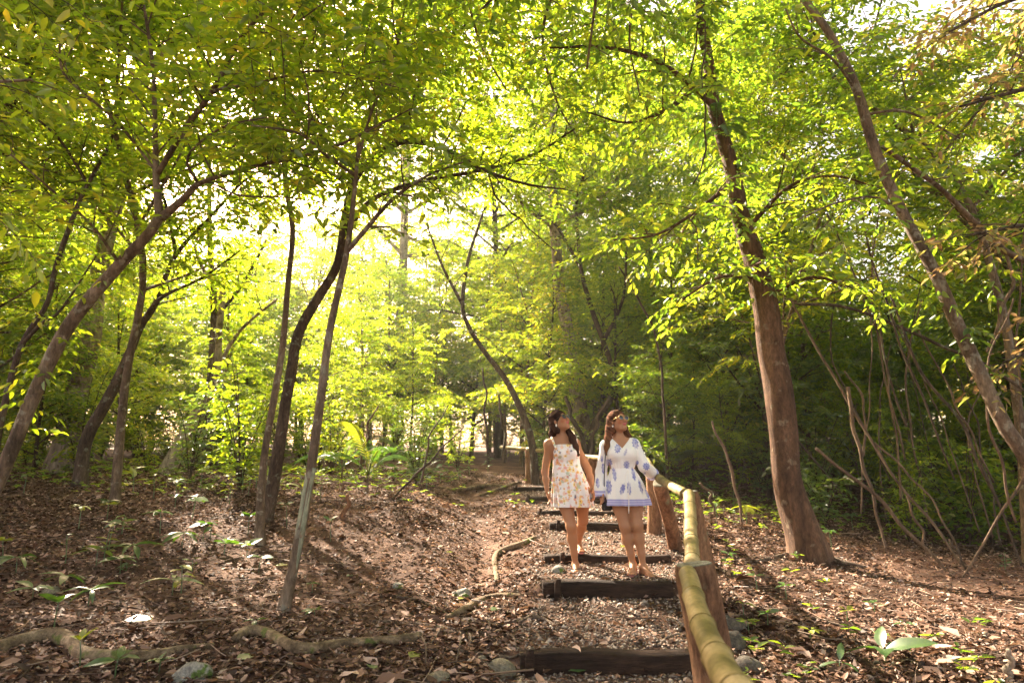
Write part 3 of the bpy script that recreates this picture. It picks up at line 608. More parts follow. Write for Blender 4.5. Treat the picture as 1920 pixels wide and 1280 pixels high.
for (key, i, dx, dy, dz, sc, rz) in [('brown tree slanting in', 0, .9, 1.5, 2.2, .95, .3), ('slim tree with pale', 2, .1, 0, 1.6, .8, 1.3), ('taller trunk behind', 1, .9, .6, 1.5, .95, 2.0), ('taller trunk behind', 0, 3.2, .8, 2.3, .75, 4.0), ('slender bare trunk', 2, -.1, .1, 1.2, .9, 3.1),
        ('thin dark stem curving', 0, .4, .3, .6, .85, .6), ('dark leaning trunk at left', 2, 1.6, .2, .8, .95, 1.6), ('thick pale grey trunk', 0, .8, .2, 1.5, 1.1, 2.6), ('thick pale trunk rising', 1, -.6, 0, 1.0, 1.1, 2.0),
        ('dark forked tree', 1, 0, 0, .5, .95, 3.0), ('large reddish brown', 1, -1.1, -.3, 2.4, .9, .5), ('large reddish brown', 1, .6, .6, 1.3, .75, 3.4)]:
    t_ = [o for o in bpy.data.objects if o.parent is None and o.get('label', '').startswith(key)][0]
    c_ = ob('crown', MT[i][1], t_); c_['kind'] = 'stuff'; c_.location = (dx, dy, dz); c_.rotation_euler = (0, 0, rz); c_.scale = (sc,)*3
def shrub_t(seed, H, leafmat, leaf, nst=7, spread=.7):
    rng = np.random.RandomState(seed); mt = MB(); paths = []
    for j in range(nst):
        a = rng.uniform(0, 6.28); s = spread*rng.uniform(.4, 1); h = H*rng.uniform(.6, 1)
        q = np.array([[0, 0, -.05], [math.cos(a)*s*.25, math.sin(a)*s*.25, h*.4], [math.cos(a)*s*.7, math.sin(a)*s*.7, h*.8], [math.cos(a)*s*1.1, math.sin(a)*s*1.1, h]])
        Q = catmull(np.c_[q, [.014, .010, .007, .003]], 8); tube(mt, Q, 4, cap=False); paths.append(Q)
    mb = MB(); lv = Leaves(); grow(mb, lv, paths, rng, sub_gap=.14, sub_len=(.2, .55), twig_gap=.12, twig_len=(.14, .28), leaf=leaf, leaf_gap=.05, start=.15, wood_twig=False, seg=3)
    lv.to(mb); return mt.mesh('stem', M['bark_dark']), mb.mesh('foliage', [leafmat, M['bark_dark']])
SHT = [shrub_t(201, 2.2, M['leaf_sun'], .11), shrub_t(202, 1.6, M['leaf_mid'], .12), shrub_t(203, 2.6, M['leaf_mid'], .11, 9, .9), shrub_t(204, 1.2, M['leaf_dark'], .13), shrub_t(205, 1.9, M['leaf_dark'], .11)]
def zone(px):
    for lim, s in [(150, 'at the far left edge'), (430, 'behind the left leaning trunks'), (680, 'behind the slim trunks left of the path'), (880, 'left of the bow shaped stem'),
                   (1110, 'behind the head of the path'), (1380, 'left of the buttressed tree'), (1620, 'behind the buttressed tree'), (1800, 'in the shade right of the buttressed tree')]:
        if px < lim: return s
    return 'at the far right edge'
rng = np.random.RandomState(77)
placed = []
def blocks_sun(x, y, h0, h1, R):
    for (tx, ty) in [(.7, 5.7), (.9, 7.4), (.7, 9.5), (.2, 12.5), (-1.6, 9.2), (-.7, 7.6), (4.2, 8.7), (-3.9, 7.6), (2.6, 12.0)]:
        for h in np.arange(h0, h1, .7):
            qx = tx+SV[0]/SV[2]*h; qy = ty+SV[1]/SV[2]*h
            if (x-qx)**2+(y-qy)**2 < R*R: return True
    return False
def far_enough(x, y, dmin):
    return all((x-a)**2+(y-b)**2 > dmin**2 for a, b in placed)
def put(tp, names, kind, cat, x, y, sc, rz, adj):
    z = gz(x, y); px, py = proj(x, y, z+1.5)
    lab = '%s %s' % (adj, zone(px)); t = thing(kind, lab, cat, (x, y, z), lab); t.rotation_euler = (0, 0, rz); t.scale = (sc, sc, sc)
    for nm, me in zip(names, tp[:2]):
        o = ob(nm, me, t)
        if nm in ('crown', 'foliage'): o['kind'] = 'stuff'
    placed.append((x, y)); return t
SKYGAP = [(1480, 1700, 0, 170), (60, 180, 20, 140)]
# understory trees
cnt = 0
for tries in range(4000):
    if cnt >= 76: break
    y = 11.5+17*rng.rand()**1.1; x = rng.uniform(-1, 1)*(y*.86+2)
    px, _ = proj(x, y, 1.6)
    path_x = np.interp(y, [8, 14, 18, 30], [1.2, 1.0, -1.0, -3])
    if y < 17 and abs(x-path_x) < 2.4: continue
    if y < 14 and 3 < x < 9: continue
    if blocks_sun(x, y, 1.5, 7.5, 1.7): continue
    if not far_enough(x, y, 1.1+.02*y): continue
    left = x < .27*y
    i = rng.choice([0, 1, 0, 1, 2, 3] if left else [1, 2, 3, 3, 4, 4])
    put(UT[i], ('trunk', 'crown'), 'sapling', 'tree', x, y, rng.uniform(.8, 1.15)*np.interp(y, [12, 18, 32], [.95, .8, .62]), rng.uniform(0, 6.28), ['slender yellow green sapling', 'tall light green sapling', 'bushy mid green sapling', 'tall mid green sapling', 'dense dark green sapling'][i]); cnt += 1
for tries in range(4000):
    if cnt >= 76+62: break
    y = 19+13*rng.rand(); x = rng.uniform(-1, 1)*(y*.82); px, _ = proj(x, y, 7)
    if blocks_sun(x, y, 1.5, 8.5, 1.7) or not far_enough(x, y, 1.7): continue
    i = rng.choice([0, 1, 0, 3]) if x < .3*y else rng.choice([1, 2, 3, 0])
    put(UT[i], ('trunk', 'crown'), 'sapling', 'tree', x, y, rng.uniform(.85, 1.25), rng.uniform(0, 6.28), ['slender yellow green sapling', 'tall light green sapling', 'bushy mid green sapling', 'tall mid green sapling', 'dense dark green sapling'][i]); cnt += 1
# canopy trees
placed2 = placed; placed = []
cnt = 0
for tries in range(4000):
    if cnt >= 6: break
    y = 17+14*rng.rand(); x = rng.uniform(-1, 1)*(y*.95+3)
    px, _ = proj(x, y, 12)
    if 1430 < px < 1730 and y < 40: continue
    if abs(x) < 1.5 and y < 18: continue
    if blocks_sun(x, y, 7, 18, 2.6): continue
    if not far_enough(x, y, 3.0): continue
    if x < -8: continue
    left = x < .1*y
    i = rng.choice([0, 2, 0, 1]) if left else rng.choice([1, 1, 3, 2])
    if x > .45*y: i = rng.choice([3, 3, 1])
    put(CT[i], ('trunk', 'crown'), 'canopy_tree', 'tree', x, y, rng.uniform(.85, 1.15), rng.uniform(0, 6.28), ['high yellow green canopy tree', 'high mid green canopy tree', 'lower light green canopy tree', 'dry brownish canopy tree'][i]); cnt += 1
for (px, y, i, s_) in [(450, 38, 0, .95), (560, 39, 2, 1.0), (690, 38, 0, .95), (800, 40, 2, 1.0)]:
    x = at(px, 880, y)[0]; put(CT[i], ('trunk', 'crown'), 'canopy_tree', 'tree', x, y, s_, px*.3, ['far tall yellow green canopy tree', 'far tall mid green canopy tree', 'far light green canopy tree'][i])
for tries in range(4000):
    if cnt >= 6+6: break
    y = 27+11*rng.rand(); x = rng.uniform(-.95, .4)*y
    if blocks_sun(x, y, 8, 24, 2.4) or not far_enough(x, y, 3.0): continue
    px, _ = proj(x, y, 14)
    if 1430 < px < 1730: continue
    i = rng.choice([0, 2, 0, 1]); put(CT[i], ('trunk', 'crown'), 'canopy_tree', 'tree', x, y, rng.uniform(1.1, 1.45), rng.uniform(0, 6.28), ['far tall yellow green canopy tree', 'far tall mid green canopy tree', 'far light green canopy tree'][i]); cnt += 1
for tries in range(4000):
    if cnt >= 6+30: break
    y = 9.5+5.5*rng.rand(); x = rng.uniform(-1, 1)*(y*.85+1.5); px, _ = proj(x, y, 7)
    if 1450 < px < 1720 or abs(x-1) < 2.0 or (y < 15 and 540 < proj(x, y, 1.5)[0] < 1480): continue
    if blocks_sun(x, y, 5, 10, 1.9) or not far_enough(x, y, 2.6): continue
    i = rng.choice([0, 2, 0, 1]) if x < 1 else rng.choice([1, 1, 0, 2])
    put(MT[i], ('trunk', 'crown'), 'canopy_tree', 'tree', x, y, rng.uniform(.85, 1.15), rng.uniform(0, 6.28), ['slim yellow green mid height tree', 'slim mid green mid height tree', 'slim light green mid height tree'][i]); cnt += 1
# shrubs
placed = []
cnt = 0
for tries in range(6000):
    if cnt >= 165: break
    y = 10.5+19*rng.rand()**1.2; x = rng.uniform(-1, 1)*(y*.82+1)
    path_x = np.interp(y, [8, 14, 18, 30], [1.0, .6, -1.5, -3]); hw = np.interp(y, [10, 14, 20], [2.6, 2.2, 1.2])
    if y < 16.5 and abs(x-path_x) < hw: continue
    if y < 13.5 and x > 2.5 and x < 5: continue
    if blocks_sun(x, y, .8, 2.4, .95): continue
    if x < 0 and y < 12 and rng.rand() < .6: continue
    if not far_enough(x, y, .62): continue
    left = x < 0
    i = rng.choice([0, 0, 1, 2, 4] if left else [1, 2, 3, 4, 0])
    put(SHT[i], ('stem', 'foliage'), 'shrub', 'shrub', x, y, rng.uniform(.6, 1.1), rng.uniform(0, 6.28), ['airy yellow green shrub', 'low mid green shrub', 'tall mid green shrub', 'low dark leaved shrub', 'dark green shrub'][i]); cnt += 1

# ------------------------------------------------------------------ litter, gravel, twigs (uncountable)
def scatter_xy(n, rng, fn, ymin=2.5, ymax=17):
    out = []; m = 0
    while m < n:
        y = ymin+(ymax-ymin)*rng.rand(n*2)**1.35; x = rng.uniform(-1, 1, n*2)*(y*.80+.8); keep = rng.rand(n*2) < fn(x, y); q = np.c_[x, y][keep]; out.append(q); m += len(q)
    return np.concatenate(out)[:n]
rng = np.random.RandomState(5)
clump = SN(9, 12, .6, 3.5)
def dens(x, y):
    m = stair_mask(x, y); c = clump(x, y); gl = np.exp(-((x-np.interp(y, [4, 6.5, 9, 11.5, 13.5], [-.3, -.35, -.35, -.75, -.6]))/.4)**2)*sst(7, 8.5, y)
    dirt = sst(2.2, 4.5, x-.15*y)*(1-sst(7.5, 9.5, y))*.55
    return np.clip((.62+.38*np.tanh(1.5*c))*(1-.86*m)*(1-.7*gl)*(1-dirt), 0.03, 1)
n = 125000; xy = scatter_xy(n, rng, dens); L = rng.uniform(.022, .075, n)*np.where(rng.rand(n) < .07, rng.uniform(1.5, 2.4, n), 1)
z = ground(xy[:, 0], xy[:, 1])+rng.uniform(.002, .035, n)
a = rng.uniform(0, 6.28, n); D = np.c_[np.cos(a), np.sin(a), rng.normal(0, .28, n)]; N = np.c_[rng.normal(0, .38, (n, 2)), np.ones(n)]
v, q = leaf_verts(np.c_[xy, z], D, N, L, L*rng.uniform(.35, .6, n), fold=rng.uniform(-.35, .4), curl=.22)
# per leaf curl variety
v = v.reshape(n, 6, 3); v[:, 3, 2] += rng.uniform(-.006, .018, n); v[:, 1, 2] += rng.uniform(-.005, .009, n); v[:, 5, 2] += rng.uniform(-.005, .009, n)
o = ob('leaf_litter', make_mesh('leaf_litter', v.reshape(-1, 3), [q], M['litter'], True)); tag(o, 'brown fallen leaves carpeting the forest floor on both sides of the steps', 'leaf litter', None, 'stuff')
n = 30000; xy = scatter_xy(n, rng, lambda x, y: np.clip(stair_mask(x, y)+.07+.12*sst(.6, 1.6, x)*(1-sst(3, 5, x)), 0, 1), 3.2, 15)
r = rng.uniform(.005, .017, n)*np.where(rng.rand(n) < .04, 1.9, 1); z = ground(xy[:, 0], xy[:, 1])
oc = np.array([[1, 0, 0], [-1, 0, 0], [0, 1, 0], [0, -1, 0], [0, 0, 1], [0, 0, -1.]]); tr = np.array([[0, 2, 4], [2, 1, 4], [1, 3, 4], [3, 0, 4], [2, 0, 5], [1, 2, 5], [3, 1, 5], [0, 3, 5]])
vv = oc[None]*rng.uniform(.6, 1.3, (n, 6, 1))+rng.normal(0, .22, (n, 6, 3)); an = rng.uniform(0, 6.28, n); ca, sa = np.cos(an), np.sin(an)
vx = vv[..., 0]*ca[:, None]-vv[..., 1]*sa[:, None]; vy = vv[..., 0]*sa[:, None]+vv[..., 1]*ca[:, None]; vv = np.stack([vx, vy, vv[..., 2]*.65], -1)*r[:, None, None]+np.c_[xy, z+r*.25][:, None, :]
o = ob('path_gravel', make_mesh('path_gravel', vv.reshape(-1, 3), [(np.arange(n)[:, None, None]*6+tr[None]).reshape(-1, 3)], M['gravel'], False)); tag(o, 'pale gravel and small stones covering the landings between log steps', 'gravel', None, 'stuff')
mb = MB()
xy = scatter_xy(900, rng, lambda x, y: np.clip(1-stair_mask(x, y)*.8, 0, 1), 3.4, 14)
zz = ground(xy[:, 0], xy[:, 1])
for (x, y), z0 in zip(xy, zz):
    L = rng.uniform(.1, .6); a = rng.uniform(0, 6.28); d = np.array([math.cos(a), math.sin(a), 0]); r = rng.uniform(.002, .006)*(.6+L)
    q = [];
    for t in (0, .5, 1):
        p = np.array([x, y, 0])+d*L*(t-.5)+np.array([rng.normal(0, .03*L), rng.normal(0, .03*L), 0]); q.append([p[0], p[1], z0+.02+rng.uniform(0, .05)*L+(0 if t == .5 else rng.uniform(-.01, .03)), r*(1-.4*t)])
    q = np.array(q); tube(mb, q, 4)
o = ob('fallen_twigs', mb.mesh('fallen_twigs', M['twig'])); tag(o, 'thin dead twigs scattered over the brown leaf litter', 'twigs', None, 'stuff')
# small green herbs and tiny seedlings in the litter
lv = Leaves(); n = 2200
hd = SN(21, 10, .5, 2.5)
xy = scatter_xy(n, rng, lambda x, y: np.clip((hd(x, y)*.3-.16+sst(9, 12.5, y)*1.0)*(1-.85*sst(1.3, 2.2, x)*(1-sst(9.5, 11, y)))*(1-stair_mask(x, y))*(1-np.exp(-((x-np.interp(y, [4, 14], [-.3, -.6]))/.7)**2)), 0, 1), 4, 17); zz = ground(xy[:, 0], xy[:, 1])
for (x, y), z0 in zip(xy, zz):
    k = rng.randint(3, 7); a = rng.uniform(0, 6.28)+np.arange(k)*6.28/k+rng.normal(0, .3, k); h = rng.uniform(.02, .16); 
    lv.add(np.c_[np.full(k, x), np.full(k, y), np.full(k, z0+h)]+rng.normal(0, .012, (k, 3)), np.c_[np.cos(a), np.sin(a), rng.uniform(-.1, .5, k)], np.c_[rng.normal(0, .2, (k, 2)), np.ones(k)], rng.uniform(.035, .10, k))
mb = MB(); lv.to(mb, wr=.5); o = ob('ground_cover', mb.mesh('ground_cover', [M['leaf_mid']])); tag(o, 'small green herbs sprouting through the litter and under the shrubs', 'ground cover', None, 'stuff')

print('TREES', len(placed2)); print('LEAVES', [t[2] for t in UT], [t[2] for t in CT], 'TRIS', sum(len(m.loop_triangles) if m.loop_triangles else sum(len(p.vertices)-2 for p in m.polygons) for m in bpy.data.meshes)) if 0 else print('LEAVES', [t[2] for t in UT], [t[2] for t in CT], sum(len(m.loops)-2*len(m.polygons) for m in bpy.data.meshes))

# ------------------------------------------------------------------ plants, roots, rocks, lianas
def hit(px, py):
    """ground point seen at a pixel"""
    ys = np.linspace(2.2, 40, 500); p = np.array([at(px, py, y) for y in ys]); d = p[:, 2]-ground(p[:, 0], p[:, 1])
    s = np.where((d[:-1] > 0) & (d[1:] <= 0))[0]
    if len(s) == 0: return p[np.argmin(abs(d))]
    i = s[0]; f = d[i]/(d[i]-d[i+1]); q = p[i]*(1-f)+p[i+1]*f; q[2] = gz(q[0], q[1]); return q
LM = [('the pale footed slim tree', 530, 1140), ('the slender bare trunk', 487, 1022), ('the long mossy root', 620, 1215), ('the lowest log step', 1120, 1240),
      ('the buttressed tree', 1510, 1055), ('the nearest railing post', 1300, 1250), ('the dark leaning trunk', 150, 880), ('the white mossy rock', 365, 1265), ('the short orange stump', 650, 935),
      ('the slanting forked tree', 0, 960), ('the head of the path', 930, 905), ('the pale stick at lower right', 1885, 1240), ('the grey leaning stub', 310, 880), ('the upper log steps', 1000, 950), ('the second railing post', 1340, 1170), ('the crossed leaning sticks', 1790, 1080), ('the flat grey stone', 95, 1112)]
LMP = [(n, hit(a, b)) for n, a, b in LM]; USED = {}
def rel(p, q):
    dx, dy = p[0]-q[0], p[1]-q[1]; d = math.hypot(dx, dy)
    if abs(dx) > abs(dy)*.8: s = 'left of' if dx < 0 else 'right of'
    else: s = 'in front of' if dy < 0 else 'behind'
    return ('close ' if d < .7 else '')+s
def unique(desc, p):
    near = sorted(LMP, key=lambda l: np.hypot(*(l[1][:2]-p[:2])))
    c = ['%s %s %s' % (desc, rel(p, l[1]), l[0]) for l in near[:5]]
    c += ['%s %s %s, %s %s' % (desc, rel(p, near[0][1]), near[0][0], rel(p, l[1]), l[0]) for l in near[1:5]]
    for s in c:
        if s not in USED and len(s.split()) <= 16: USED[s] = 1; return s
    return c[0]
def big_leaf_mesh(name, L, W, mat, droop=.25, fold=.25, n=7, wave=.0, pet=.12):
    t = np.linspace(0, 1, n); w = W*.5*np.sin(np.pi*np.clip(t, .015, .985)**.8)**.75; w[-1] = .001
    V = []; Q = []
    for i in range(n):
        x = L*t[i]; z = -droop*L*t[i]**2; wv = wave*math.sin(i*2.4)*W
        V += [[x, 0, z], [x, w[i]*.55, z+w[i]*fold*.55+wv*.3], [x, w[i], z+w[i]*fold*.8-wv], [x, -w[i]*.55, z+w[i]*fold*.55+wv*.3], [x, -w[i], z+w[i]*fold*.8+wv]]
    for i in range(n-1):
        a = i*5; b = a+5; Q += [[a, b, b+1, a+1], [a+1, b+1, b+2, a+2], [a, a+3, b+3, b], [a+3, a+4, b+4, b+3]]
    mb = MB(); mb.add(V, Q); tube(mb, [[-pet*L, 0, 0, .0025], [0, 0, 0, .0022], [L*.6, 0, -droop*L*.36-.001, .0015]], 4, cap=False)
    return mb.mesh(name, mat)
BL = {}
for nm, (L, W, dr, fo) in {'broad': (.20, .10, .22, .25), 'long': (.30, .09, .35, .22), 'small': (.11, .06, .15, .25), 'round': (.13, .095, .1, .15), 'huge': (.34, .13, .22, .28)}.items():
    for c in 'abc':
        BL[nm, c] = big_leaf_mesh('leaf', L, W, M['big_'+c], dr, fo, wave=.03)
        BL[nm, c+'2'] = big_leaf_mesh('leaf', L*.82, W*.8, M['big_'+c], dr*1.6, fo*1.4, wave=.05)
stem_cache = {}
NW = {3: 'three', 4: 'four', 5: 'five', 6: 'six', 7: 'seven', 8: 'eight', 9: 'nine', 10: 'ten', 11: 'eleven', 12: 'twelve'}
def seedling(p, kind, col, n, h, seed, lean=.1, elev=.25, adj=None, cat='plant', sc=1.0, tiers=1):
    rng = np.random.RandomState(seed); tone = {'a': 'green', 'b': 'pale green', 'c': 'yellow green'}[col]
    shape = {'broad': 'broad leaved', 'long': 'long leaved', 'small': 'small leaved', 'round': 'round leaved', 'huge': 'very large leaved'}[kind]
    lab = unique(adj or '%s %s seedling with %s leaves' % (tone, shape, NW.get(n, 'many')), p)
    t = thing('seedling', lab, cat, p, 'seedlings growing in the leaf litter')
    a0 = rng.uniform(0, 6.28); top = np.array([math.cos(a0)*lean*h, math.sin(a0)*lean*h, h]); mb = MB()
    S = catmull(np.array([[0, 0, -.05, .005+h*.006], [top[0]*.3, top[1]*.3, h*.5, .004+h*.004], [*top, .0025]]), 8); tube(mb, S, 5); ob('stem', mb.mesh('stem', M['fine_root'] if h > .5 else M['big_a']), t)
    for k in range(n):
        f = 1 if tiers == 1 else (.35+.65*(k+1)/n); q = S[min(7, int(f*7.01)), :3]+[0, 0, 0]
        a = a0+k*2.4+rng.normal(0, .25) if tiers > 1 else a0+k*6.283/n+rng.normal(0, .3); e = elev+rng.normal(0, .18)
        o = ob('leaf', BL[kind, col+('2' if rng.rand() < .45 else '')], t)
        s = .82*sc*rng.uniform(.75, 1.15)
        o.matrix_local = Matrix.Translation(Vector(q)) @ Matrix.Rotation(a, 4, 'Z') @ Matrix.Rotation(-e, 4, 'Y') @ Matrix.Translation((.12*.15, 0, 0)) @ Matrix.Rotation(rng.normal(0, .25), 4, 'X') @ Matrix.Scale(s, 4)
    return t
rng = np.random.RandomState(33)
PL = [(1662, 1243, 'huge', 'a', 5, .08, .35, 1.0), (1495, 965, 'broad', 'c', 8, .6, .2, .8), (1545, 985, 'broad', 'c', 9, .55, .2, .8), (1400, 985, 'broad', 'c', 6, .28, .1, 1.5), (1345, 975, 'long', 'b', 6, .35, .4, .9),
      (420, 1040, 'broad', 'a', 6, .12, .3, 1.1), (462, 1052, 'broad', 'b', 5, .16, .3, 1.0), (180, 1060, 'long', 'b', 7, .15, .15, 1.0), (250, 1055, 'long', 'a', 7, .18, .1, 1.0), (225, 1075, 'broad', 'a', 6, .14, .2, 1.0),
      (60, 1130, 'huge', 'b', 5, .12, .1, .6), (30, 1075, 'long', 'a', 6, .15, .1, 1.0), (120, 1100, 'long', 'a', 5, .1, .1, .9), (165, 1135, 'long', 'a', 6, .12, .15, .9), (100, 1185, 'broad', 'a', 4, .2, .5, .9),
      (455, 925, 'broad', 'b', 8, .45, .2, 1.0), (430, 945, 'broad', 'c', 8, .4, .15, .9), (480, 915, 'round', 'c', 9, .5, .2, 1.1), (250, 925, 'broad', 'c', 5, .35, .5, 1.4), (360, 975, 'round', 'a', 5, .3, -.2, 1.6), (330, 940, 'broad', 'b', 7, .3, .1, 1.0),
      (200, 975, 'small', 'c', 8, .2, .2, 1.1), (300, 1000, 'broad', 'a', 7, .25, .1, 1.1), (380, 1015, 'broad', 'a', 7, .2, .1, 1.0), (340, 1030, 'long', 'a', 6, .18, .1, 1.0), (600, 940, 'broad', 'a', 6, .25, .2, .9), (565, 935, 'long', 'c', 6, .4, .5, 1.0),
      (620, 1015, 'small', 'a', 8, .25, .2, 1.0), (585, 1110, 'small', 'a', 6, .08, .1, .8), (590, 1155, 'small', 'b', 5, .05, .1, .9), (480, 1175, 'small', 'a', 4, .05, .1, 1.0), (215, 1270, 'huge', 'a', 3, .1, .5, .5), (298, 1262, 'round', 'a', 6, .08, .2, .8), (150, 1250, 'small', 'c', 4, .15, .8, 1.0),
      (1395, 1160, 'broad', 'c', 3, .12, .1, .5), (1440, 1180, 'small', 'a', 5, .12, .2, .9), (1405, 1190, 'small', 'c', 4, .1, .1, .8), (1520, 1205, 'small', 'c', 6, .09, .3, .9), (1575, 1260, 'long', 'a', 3, .06, .3, .6), (1590, 1170, 'small', 'c', 4, .1, .3, .8), (1420, 1110, 'small', 'a', 6, .14, .2, 1.0), (1475, 1125, 'small', 'a', 5, .12, .2, 1.0),
      (1365, 1060, 'small', 'a', 6, .12, .2, 1.0), (1640, 1150, 'small', 'a', 5, .08, .2, .8), (1700, 1190, 'small', 'a', 4, .08, .2, .8), (1560, 1030, 'broad', 'a', 7, .25, .1, .8), (1600, 1000, 'broad', 'a', 8, .3, .1, 1.0), (1670, 1000, 'broad', 'a', 8, .3, .1, 1.0), (1760, 985, 'round', 'a', 9, .35, .1, 1.2), (1830, 1000, 'broad', 'a', 8, .3, .1, 1.1),
      (800, 915, 'long', 'a', 11, .5, .3, 1.15), (825, 905, 'long', 'a', 10, .45, .3, 1.1), (780, 905, 'long', 'b', 9, .5, .4, 1.0), (860, 900, 'broad', 'a', 9, .35, .2, 1.1), (700, 900, 'broad', 'c', 7, .3, .2, 1.0), (740, 905, 'broad', 'a', 8, .35, .2, 1.1), (880, 890, 'broad', 'b', 8, .35, .2, 1.0), (915, 885, 'broad', 'a', 8, .4, .2, 1.0),
      (1265, 925, 'broad', 'a', 9, .5, .2, 1.0), (1310, 920, 'round', 'c', 9, .6, .2, 1.1), (1330, 935, 'broad', 'a', 9, .4, .2, 1.0), (1425, 935, 'broad', 'a', 9, .6, .1, 1.0), (1375, 950, 'small', 'c', 10, .4, .2, 1.1)]
for k, (px, py, kd, c, n, h, el, sc) in enumerate(PL):
    p = hit(px, py); seedling(p, kd, c, n, h, 300+k, elev=el, sc=sc, tiers=2 if h > .3 else 1)
# extra scattered seedlings on the left slope and by the right bank
k = 0
while k < 30:
    px = rng.choice([rng.uniform(0, 480), rng.uniform(0, 640), rng.uniform(1380, 1900)]); py = rng.uniform(915, 1120); p = hit(px, py)
    if stair_mask(p[0], p[1]) > .01 or (px > 1380 and py > 1010): 
        if rng.rand() < .8: continue
    kd = rng.choice(['broad', 'small', 'long', 'round']); seedling(p, kd, rng.choice(['a', 'a', 'b', 'c']), rng.randint(4, 9), rng.uniform(.08, .4), 500+k, elev=rng.uniform(0, .4), sc=rng.uniform(.6, 1.0)*(1.3 if kd == 'small' else 1), tiers=2 if rng.rand() < .5 else 1); k += 1

# palms: fronds with many leaflets
def frond_mesh(L, rng, mat, droop=.45, nl=22, ll=.28):
    mb = MB(); t = np.linspace(0, 1, 12); X = L*np.sin(t*1.2)/math.sin(1.2); Zz = L*(t*.5-droop*t**2.2*1.3); P = np.c_[X, 0*t, Zz]
    tube(mb, np.c_[P, .008*(1-t)+.002], 5, m=0); T = nrm(np.gradient(P, axis=0)); lf = []
    for i in range(nl):
        f = .22+.76*i/nl; k = f*11; a = min(int(k), 10); g = k-a; p = P[a]*(1-g)+P[a+1]*g; l = ll*math.sin(math.pi*(.15+.8*(i/nl)))
        for s in (-1, 1):
            d = nrm(T[a]*.75+np.array([0, s*.9, 0])+np.array([0, 0, -.15])); lf.append((p, d, l*rng.uniform(.85, 1.1)))
    v, q = leaf_verts([a[0] for a in lf], np.array([a[1] for a in lf]), np.tile([0, 0, 1.], (len(lf), 1)), np.array([a[2] for a in lf]), np.array([a[2]*.11 for a in lf]), fold=.3, curl=.25)
    mb.add(v, q); return mb.mesh('frond', mat)
FR = [frond_mesh(1.2, rng, M['big_c'], .5), frond_mesh(1.0, rng, M['big_a'], .6), frond_mesh(.9, rng, M['big_b'], .35)]
def palm(p, n, sc, lab, which, seed, h=.15, e0=.5):
    r = np.random.RandomState(seed); t = thing('small_palm', lab, 'palm', p); mb = MB(); tube(mb, [[0, 0, -.05, .02], [.01, 0, h, .014]], 8, 4); ob('stem', mb.mesh('stem', M['bark_brown']), t)
    for k in range(n):
        o = ob('frond', FR[which[k % len(which)]], t); o.matrix_local = Matrix.Translation((0, 0, h*.9)) @ Matrix.Rotation(k*6.283/n+r.normal(0, .3), 4, 'Z') @ Matrix.Rotation(-e0-r.normal(0, .2), 4, 'Y') @ Matrix.Scale(sc*r.uniform(.8, 1.15), 4)
palm(hit(688, 925), 7, .85, 'small sunlit yellow green palm standing left of the dark glossy bushes', [1, 1, 0], 1, .3, .7)
palm(hit(640, 905), 6, .8, 'green palm with arching fronds just behind the short orange stump', [1, 1, 2], 2, .3, .6)
palm(hit(1265, 935)+np.array([.2, 1.5, 0]), 7, 1.1, 'pale fronded palm glinting behind the woman in blue print', [2, 2, 1], 3, .5, .8)
palm(hit(770, 885), 6, .9, 'small palm at the edge of the low shrubs left of the path head', [1, 2], 4, .3, .6)
# epiphytic fern with hanging fronds high on the buttressed tree
for (px, py, Y, lab) in [(1300, 30, 8.6, 'spiky palm like fern hanging high against the white sky'), (1345, 240, 8.45, 'dark strap leaved fern clinging to the reddish tree halfway up')]:
    t = thing('hanging_fern', lab, 'fern', at(px, py, Y)); r = np.random.RandomState(int(px))
    for k in range(9):
        o = ob('frond', FR[1], t); o.matrix_local = Matrix.Rotation(k*.7+r.normal(0, .2), 4, 'Z') @ Matrix.Rotation(r.uniform(-.5, .5), 4, 'Y') @ Matrix.Scale(r.uniform(.35, .6), 4)

def ground_path(pts, lift=.5):
    out = []
    for (px, py, w) in pts:
        p = hit(px, py); d = p[1]*_c+(p[2]-EYE)*_s; r = .5*w*d/FPX; out.append([p[0], p[1], p[2]+r*lift, r])
    return np.array(out)
def root(pts, lab, mat='root', lift=.5, name='root', cat='root', seed=1, seg=10, n=None):
    P = ground_path(pts, lift); b = P[len(P)//2, :3].copy(); t = P.copy(); t[:, :3] -= b
    mb = MB(); tube(mb, t, seg, n or 8*len(pts), rfun=trunk_rf(seed, .12)); o = ob(name, mb.mesh(name, M[mat]), None, Vector([float(a) for a in b])); tag(o, lab, cat, None); return o
root([(440, 1205, 16), (462, 1193, 21), (500, 1197, 22), (545, 1222, 24), (585, 1226, 22), (630, 1216, 19), (690, 1211, 18), (745, 1207, 18), (788, 1198, 15)], 'thick mossy root winding along the ground in the lower left centre', seed=3, lift=.85)
root([(-30, 1232, 26), (40, 1212, 26), (100, 1203, 28), (135, 1216, 26), (160, 1238, 26), (230, 1242, 25), (290, 1236, 20), (340, 1224, 16), (400, 1216, 12)], 'thick mossy root crossing the lower left corner above the white rock', seed=4, lift=.85)
root([(838, 1165, 14), (870, 1150, 17), (905, 1131, 16), (940, 1120, 11), (985, 1116, 7)], 'grey root lying below the brightest sun patch, left of second step', seed=5, lift=.85)
root([(932, 1095, 10), (928, 1050, 12), (945, 1035, 12), (978, 1024, 12), (1003, 1012, 10)], 'bent root with a vertical foot left of the third step', seed=6, lift=.8)
